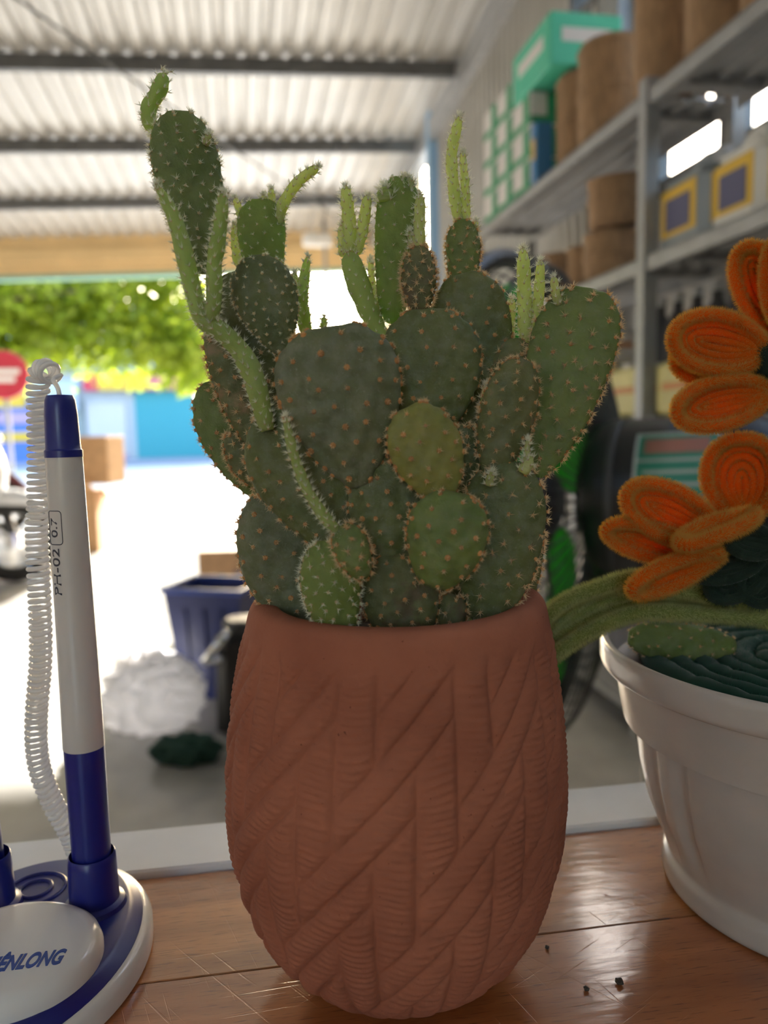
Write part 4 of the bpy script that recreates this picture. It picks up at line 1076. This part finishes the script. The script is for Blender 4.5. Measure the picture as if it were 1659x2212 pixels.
def pen(label,x_,y_,top_dx,top_dy,text):
    base=np.array([SX+x_,SY+y_,TZ+.0165])
    t=thing('desk_pen',label,'pen',base,0,'pens in the pen stand')
    ln=.1555
    axp=Vector((top_dx,top_dy,ln)).normalized()
    t.rotation_mode='QUATERNION'; t.rotation_quaternion=Vector((0,0,1)).rotation_difference(axp)
    MB().lathe([(0,0),(.0050,0),(.0056,.002),(.0059,.014),(.0060,.030),(.00605,.0475)],40).obj('grip_section',M['pblue'],t,auto=45)
    MB().lathe([(.00612,.0475),(.0062,.0478),(.0060,.060),(.0056,.100),(.00530,.1375)],48).obj('barrel',M['pbarrel'],t,auto=60)
    MB().lathe([(.00545,.1375),(.00545,.1395),(.0051,.1398),(.0050,.1400),(.0047,.150),(.0043,.1543),(.0037,.1558),(.0012,.1560),(.0010,.1552),(0,.1552)],40).obj('cap',M['pblue'],t,auto=40)
    if text:
        for s,z0,sz in (('PH-02',.1035,.0042),('0.7',.1168,.0036)):
            V,Fc=text_mesh(s,sz,.00004,0,.00002)
            V[:,0]*=1.35
            # wrap: text x -> along the pen, text y -> round it (reads upwards)
            rr_=.0057; q0=R(246)
            ang=q0+ (-V[:,1])/rr_*-1.0*-1
            zz=z0+V[:,0]; r_=np.interp(zz,[.0478,.060,.100,.1375],[.0062,.0060,.0056,.0053])+.00005+V[:,2]
            mesh('lettering',np.stack([r_*np.cos(ang),r_*np.sin(ang),zz],1),Fc,M['inkblack'],t,smooth=False)
        # rounded frame round the size mark
        fr=[];zc=.1168;hl=.0050;hh=.0025;c_=.0009
        for (a0,cx,cy) in ((0,hl-c_,hh-c_),(90,-hl+c_,hh-c_),(180,-hl+c_,-hh+c_),(270,hl-c_,-hh+c_)):
            for d_ in (0,30,60,90): fr.append((cx+c_*math.cos(R(a0+d_)),cy+c_*math.sin(R(a0+d_))))
        dense=[]
        for i in range(len(fr)):
            a_=np.array(fr[i]);b_=np.array(fr[(i+1)%len(fr)])
            for w_ in np.linspace(0,1,4,endpoint=False): dense.append(a_*(1-w_)+b_*w_)
        path=[]
        for (u_,v_) in dense:
            ang=R(246)-v_/.0055; zz=zc+u_; r_=np.interp(zz,[.0478,.060,.100,.1375],[.0062,.0060,.0056,.0053])+.00003
            path.append((r_*math.cos(ang),r_*math.sin(ang),zz))
        MB().tube(path,.00013,6,closed=True).obj('print_frame',M['inkblack'],t,smooth=True)
    return t,base,axp
pn,pbase,paxis=pen('white barrelled pen with blue cap and coiled cord in the stand',SOCK[0][0],SOCK[0][1],-.0005,.001,True)
pen('second pen of the stand just outside the left edge',SOCK[1][0],SOCK[1][1],-.010,.001,False)
# coiled cord
ptop=pbase+np.array(paxis)*.156
cent=spline([P(112,812,ptop[1]+.001),P(102,800,ptop[1]+.003),P(90,802,ptop[1]+.005),P(83,820,ptop[1]+.006),P(83,860,ptop[1]+.007),P(84,960,ptop[1]+.007),P(84,1080,ptop[1]+.007),P(80,1150,ptop[1]+.008),P(86,1300,ptop[1]+.008),P(88,1420,ptop[1]+.009),P(78,1560,ptop[1]+.010),P(84,1650,ptop[1]+.012),P(112,1730,ptop[1]+.014),P(150,1800,ptop[1]+.016),P(178,1868,ptop[1]+.018)],420)
t_,N_,B_=frames(cent)
arc=np.concatenate([[0],np.cumsum(np.linalg.norm(np.diff(cent,axis=0),axis=1))])
turns=84; ns=turns*16
sv=np.linspace(0,arc[-1],ns)
ci_=np.stack([np.interp(sv,arc,cent[:,i]) for i in range(3)],1); Ni=np.stack([np.interp(sv,arc,N_[:,i]) for i in range(3)],1); Bi=np.stack([np.interp(sv,arc,B_[:,i]) for i in range(3)],1)
phc=2*np.pi*np.linspace(0,turns,ns); RC=.0029
hel=ci_+RC*(np.cos(phc)[:,None]*Ni+np.sin(phc)[:,None]*Bi)
lead=spline([ptop+np.array([0,0,-.0006]),ptop+np.array([-.0004,0,.002]),ptop+np.array([-.0015,0,.0045]),hel[4]],12)
M['cord']=mat('clear_cord',(.92,.92,.93),.12,trans=.15,translucent=.45)
cd=mesh('coiled_cord',*tube_vf(np.vstack([lead[:-1],hel[4:]]),.00074,8),M['cord'],None,smooth=True)
tag(cd,'clear coiled plastic cord from the pen cap down to the stand','cord')

# ================================================================== white pot with chenille flowers
WX,WY=.1455,.2465
FWY=.2315
wprof=np.array([(0,.001),(.045,.0),(.0490,.0005),(.0497,.002),(.0497,.0085),(.0492,.0095),(.0475,.0100),(.0480,.0112),(.0515,.020),(.0555,.030),(.0582,.042),(.0598,.056),(.0606,.068),(.0612,.0725),(.0640,.0750),(.0668,.0762),(.0700,.0764),(.0716,.0770),(.0722,.0785),(.0722,.0850),(.0716,.0866),(.0704,.0870),(.0690,.0862),(.0682,.0840),(.0674,.078),(.0662,.070),(.064,.058)])
n=240; seg=np.concatenate([[0],np.cumsum(np.linalg.norm(np.diff(wprof,axis=0),axis=1))]); ss=np.linspace(0,seg[-1],190)
r_=np.interp(ss,seg,wprof[:,0]); z_=np.interp(ss,seg,wprof[:,1])
for _ in range(3): r_[1:-1]=(r_[:-2]+2*r_[1:-1]+r_[2:])/4; z_[1:-1]=(z_[:-2]+2*z_[1:-1]+z_[2:])/4
a=np.linspace(0,2*np.pi,n,endpoint=False); A,S_=np.meshgrid(a,ss); RR=np.repeat(r_[:,None],n,1); ZZ=np.repeat(z_[:,None],n,1)
# pairs of upright flutes pressed into the wall between foot and rim
out=(S_<ss[np.argmax(r_)])
fl=np.zeros_like(A)
for kq in range(6):
    for off in (-.13,.13):
        q0=2*np.pi*kq/6+R(191.5)+off
        d=np.abs((A-q0+np.pi)%(2*np.pi)-np.pi)
        fl+=np.clip(1-(d/.075)**2,0,1)
env=np.clip((ZZ-.012)/.012,0,1)*np.clip((.0715-ZZ)/.004,0,1)*out
RR=RR-fl*env*.0022
V=np.stack([RR*np.cos(A),RR*np.sin(A),ZZ],-1).reshape(-1,3)
I=np.arange(len(ss)-1)[:,None]*n; J=np.arange(n)[None]; J2=(J+1)%n
M['potwhite']=mat('dusty_white_plastic',(.50,.45,.41),.26,var=.04,scale=60,sss=.15,sssr=(1,.85,.7),sssc=.004,coat=.15,bump=.05,bscale=600)
wp=mesh('plant_pot',V,np.stack([I+J,I+J2,I+n+J2,I+n+J],-1).reshape(-1,4),M['potwhite'],None,smooth=True); wp.location=(WX,WY,TZ)
tag(wp,'white fluted plastic pot cut by the right frame edge','pot')

def fuzz(path,rad,cnt,L,rs,closed=False,rf=.00007,jit=.35):
    t,N_,B_=frames(path,closed); k=len(path)
    i=rs.integers(0,k if closed else k-1,cnt); w_=rs.uniform(0,1,cnt)[:,None]; i2=(i+1)%k
    c=path[i]*(1-w_)+path[i2]*w_; q=rs.uniform(0,2*np.pi,cnt)
    d=np.cos(q)[:,None]*N_[i]+np.sin(q)[:,None]*B_[i]
    rr=np.broadcast_to(rad,(k,))[i][:,None]
    D=d+rs.normal(size=(cnt,3))*jit*.6
    return spikes(c+d*rr*.7,D,(L*rs.uniform(.75,1.1,cnt)),rf)
class Pile:
    def __init__(s): s.V=[];s.F=[];s.mi=[];s.n=0
    def add(s,V,Fc,m):
        Fc=[tuple(f) for f in Fc] if not isinstance(Fc,np.ndarray) else Fc
        s.V.append(np.asarray(V)); 
        s.F += [tuple(int(x)+s.n for x in f) for f in Fc]; s.mi+=[m]*len(Fc); s.n+=len(V)
    def stem(s,path,rad,dens,L,rs,closed=False,rf=.00007):
        V,Fc=tube_vf(path,rad,9,True,closed); s.add(V,Fc,0)
        lg=np.linalg.norm(np.diff(path,axis=0),axis=1).sum()
        V,Fc=fuzz(np.asarray(path),rad,int(lg*dens),L,rs,closed,rf); s.add(V,Fc,1)
    def obj(s,name,mats,parent): return mesh(name,np.vstack(s.V),s.F,mats,parent,smooth=True,mi=s.mi)
def chen(name,c,tip,tl=.5):
    return mat(name,c,.85,sheen=.3,translucent=tl), mat(name+'_fibre',tip,.7,translucent=tl)
CO_=chen('orange_chenille',(1.0,.25,.004),(1.0,.68,.19),.72)  # fibres yellower than the core: their lit tips are put into the colour
CG_=chen('leaf_green_chenille',(.30,.34,.08),(.72,.75,.32),.5)  # pale fibre colour stands in for light from behind
CD_=chen('dark_green_chenille',(.012,.03,.018),(.025,.06,.035),.3)
CB_=chen('bottle_green_chenille',(.006,.07,.04),(.012,.13,.075),.35)

pl=thing('chenille_flower_plant','orange chenille stem flowers with a long green leaf in the white pot','artificial flower',(WX,WY,TZ+.079))
PO=np.array([WX,WY,TZ+.079])
PN=[0]
def petal(b,t,hw,dy,parent,dyt=None,mats=CO_,cup=.25,roll=0,k=1.15,loops=3,tube_px=17,dens=190000,name='petal'):
    PN[0]+=1; rs=np.random.default_rng(900+PN[0])
    dyt=dy if dyt is None else dyt
    pb=P(b[0],b[1],FWY+dy); pt=P(t[0],t[1],FWY+dyt); mid=(pb+pt)/2; sc=depth_of(mid)/F
    ax_=pt-pb; Lg=np.linalg.norm(ax_); ax_/=Lg
    toc=np.array([0,0,CZ])-mid; nn=toc-ax_*np.dot(toc,ax_); nn/=np.linalg.norm(nn); ll=np.cross(ax_,nn)
    nn2=nn*math.cos(R(roll))+ll*math.sin(R(roll)); ll2=np.cross(ax_,nn2)
    rt=tube_px*sc; pl_=Pile()
    W=hw*sc-rt*.8; loops=max(2,int(round(W/(1.05*rt)))+1)
    for j in range(loops):
        f=1-j/(loops-.4)
        Wj=max(W*f,.0003); s0=.02+.05*j; s1=1-rt/Lg-min(.11,1.3*rt/Lg)*j
        m_=40; th=np.linspace(0,2*np.pi,m_,endpoint=False)
        c=-np.cos(th); sx_=(c+1)/2; sx_=np.power(sx_,1/k)
        x=np.sin(th)*Wj
        s_=s0+(s1-s0)*sx_
        depth=-cup*W*(1-(x/(W+1e-9))**2)*np.sin(np.pi*np.clip(s_,0,1))*.9 - .0002*j
        path=(pb-PO)+np.outer(s_*Lg,ax_)+np.outer(x,ll2)+np.outer(depth,nn2)
        pl_.stem(path,rt*(.72 if j==0 else .6),dens*(1.0 if j==0 else .5),rt*(.75 if j==0 else .4),rs,True)
    # web of pile filling the middle
    m_=14; V=[];Fc=[]
    for i in range(m_+1):
        for j in range(11):
            sx_=i/m_; x=(j/5-1)*W*math.sqrt(max(0,1-(2*sx_**k-1)**2)); s_=.02+(1-rt/Lg-.02)*sx_
            dp=-cup*W*(1-(x/(W+1e-9))**2)*math.sin(math.pi*s_)*.9-rt*.05
            V.append((pb-PO)+ax_*s_*Lg+ll2*x+nn2*dp)
    for i in range(m_):
        for j in range(10): a_=i*11+j; Fc.append((a_,a_+1,a_+12,a_+11))
    pl_.add(np.array(V),Fc,0)
    return pl_.obj(name,list(mats),parent)
def puff(c,r,mats,parent,name,cnt=2600,sq=(1,1,1)):
    PN[0]+=1; rs=np.random.default_rng(900+PN[0])
    th=np.linspace(.05,np.pi-.05,12); ring=np.stack([r*np.sin(th),-r*np.cos(th)],1)
    V,Fc=lathe_vf(ring,18); V=V*np.array(sq)+c-PO
    d=rs.normal(size=(cnt,3)); d/=np.linalg.norm(d,axis=1)[:,None]
    Vs,Fs=spikes(d*r*.9*np.array(sq)+c-PO,d,r*.35,.00009)
    p=Pile(); p.add(V,Fc,0); p.add(Vs,Fs,1); return p.obj(name,list(mats),parent)
def stem_line(pts,dyl,r,mats,parent,name,dens=120000):
    PN[0]+=1; rs=np.random.default_rng(900+PN[0])
    q=np.array([P(u,v,FWY+d) for (u,v),d in zip(pts,dyl)])
    p=Pile(); p.stem(spline(q,30)-PO,r,dens,r*.9,rs); return p.obj(name,list(mats),parent)
# upper flower
f1=puff(P(1668,775,FWY-.002),.0062,CD_,pl,'upper_flower',3000)
f1['label']='upper orange flower with dark green centre'
petal((1690,720),(1602,520),58,.002,f1,dyt=-.002,cup=.35)
petal((1705,720),(1690,495),55,-.004,f1,dyt=-.010,cup=.3,roll=20)
petal((1660,760),(1442,722),72,-.004,f1,dyt=-.010,cup=.35,roll=8)
petal((1650,800),(1447,770),58,.004,f1,dyt=-.002,cup=.2)
petal((1670,845),(1450,895),62,-.003,f1,dyt=-.010,cup=.4,roll=-6)
petal((1720,790),(1860,760),70,0,f1,cup=.3); petal((1710,850),(1800,960),66,.002,f1,cup=.3)
# lower flower
f2=puff(P(1600,1165,FWY),.0065,CD_,pl,'lower_flower',3000)
f2['label']='lower orange flower opening towards the cactus'
petal((1605,1135),(1600,932),84,.004,f2,dyt=-.002,cup=.45,k=1.3)
petal((1560,1165),(1343,1058),66,-.004,f2,dyt=-.008,cup=.4,roll=8)
petal((1520,1205),(1298,1140),48,-.002,f2,dyt=-.006,cup=.45,roll=-22)
petal((1632,1108),(1455,1178),42,-.016,f2,dyt=-.024,cup=.5,roll=50,loops=2,tube_px=21)
petal((1560,1195),(1352,1282),46,-.010,f2,dyt=-.018,cup=.3,roll=-40,loops=2,tube_px=20)
petal((1690,1150),(1840,1080),66,.0,f2,cup=.3)
# dark green sepals below the flower, with shade put into their near-black colour
for (b_,t_q,hw,d0,d1) in (((1650,1200),(1480,1235),48,-.006,-.010),((1660,1215),(1520,1290),50,-.004,-.006),((1680,1180),(1560,1160),44,-.010,-.012),((1670,1240),(1600,1300),52,-.006,-.008)):
    petal(b_,t_q,hw,d0,f2,dyt=d1,mats=CD_,cup=.2,loops=2,dens=90000,name='sepal')
# stems and the long leaf
stem_line([(1790,1400),(1780,1200),(1740,950),(1690,800)],[.018,.015,.01,.004],.0022,CG_,pl,'flower_stem')
stem_line([(1770,1410),(1720,1300),(1660,1230),(1620,1180)],[.016,.012,.008,.002],.0022,CG_,pl,'flower_stem')
PN[0]+=1; rs=np.random.default_rng(77); pile=Pile()
for j,(o0,o1,dz) in enumerate(((-46,-24,.003),(-24,-10,-.001),(0,4,-.002),(26,18,-.001),(46,30,.003))):
    base_=[(1165,1395+o0),(1215,1352+o0),(1290,1305+o0*.95),(1380,1290+o0*.75),(1480,1296+o1*.9),(1580,1310+o1*.6),(1690,1335+o1*.4)]
    dl=[.014,.012,.008,.004,.004,.008,.014]
    q=np.array([P(u,v+ (rs.normal()*4),FWY+.002+d-dz) for (u,v),d in zip(base_,dl)])
    pile.stem(spline(q,60)-PO,.0022,170000,.0024,rs)
lf=pile.obj('leaf',list(CG_),pl); lf['label']='long green leaf of ribbed chenille stems'
# filler mat: coil of bottle green chenille
rs=np.random.default_rng(55); pile=Pile()
turns=7; q=np.linspace(0,turns*2*np.pi,520); rad_=.0582-(.0582-.006)*q/q[-1]
path=np.stack([rad_*np.cos(q),rad_*np.sin(q),.0002*np.sin(q*9)+.0008*rs.normal(size=520)*.4],1)
pile.stem(path,.0040,42000,.0022,rs,rf=.00009)
fm=pile.obj('filler_mat',list(CB_),None); fm.location=(WX,WY,TZ+.0785)
tag(fm,'coil of bottle green chenille covering the mouth of the white pot','filler')
# fallen cactus pad lying on the filler
sv=cac; so_=CO.copy()
lp=thing('cactus_pad','single cut cactus pad lying on the green filler of the white pot','cactus pad',P(1475,1420,WY+.003)); 
cac=lp; CO=np.array(lp.location)
pad((1590,1395),(1358,1378),42,WY+.003-PD,'mid',k=.95,th=.5,sp=34,pale=False,rb=.00035,L=.0012,name='pad_body',dyt=WY+.007-PD,sq=2.3)
cac=sv; CO=so_
# crumbs on the counter
M['crumb']=mat('soil_crumb',(.06,.045,.035),.9)
for (u,v,s,lb) in ((1338,2137,.0011,'larger soil crumb on the counter before the white pot'),(1266,2150,.0008,'small soil crumb on the counter between the two pots'),(1181,2057,.0007,'tiny dark crumb on the counter beside the terracotta pot')):
    d=CH/math.tan(PITCH+math.atan((v-1106)/F)); p=P(u,v,d)
    rs=np.random.default_rng(int(u)); th=np.linspace(0.05,np.pi-.05,7); V,Fc=lathe_vf(np.stack([s*np.sin(th),-s*np.cos(th)*.7],1),8,cap=True)
    V=V*rs.uniform(.7,1.3,(len(V),1)); V[:,2]-=V[:,2].min()
    o=mesh('soil_crumb',V,Fc,M['crumb'],None,smooth=False); o.location=(p[0],p[1],TZ); tag(o,lb,'crumb')
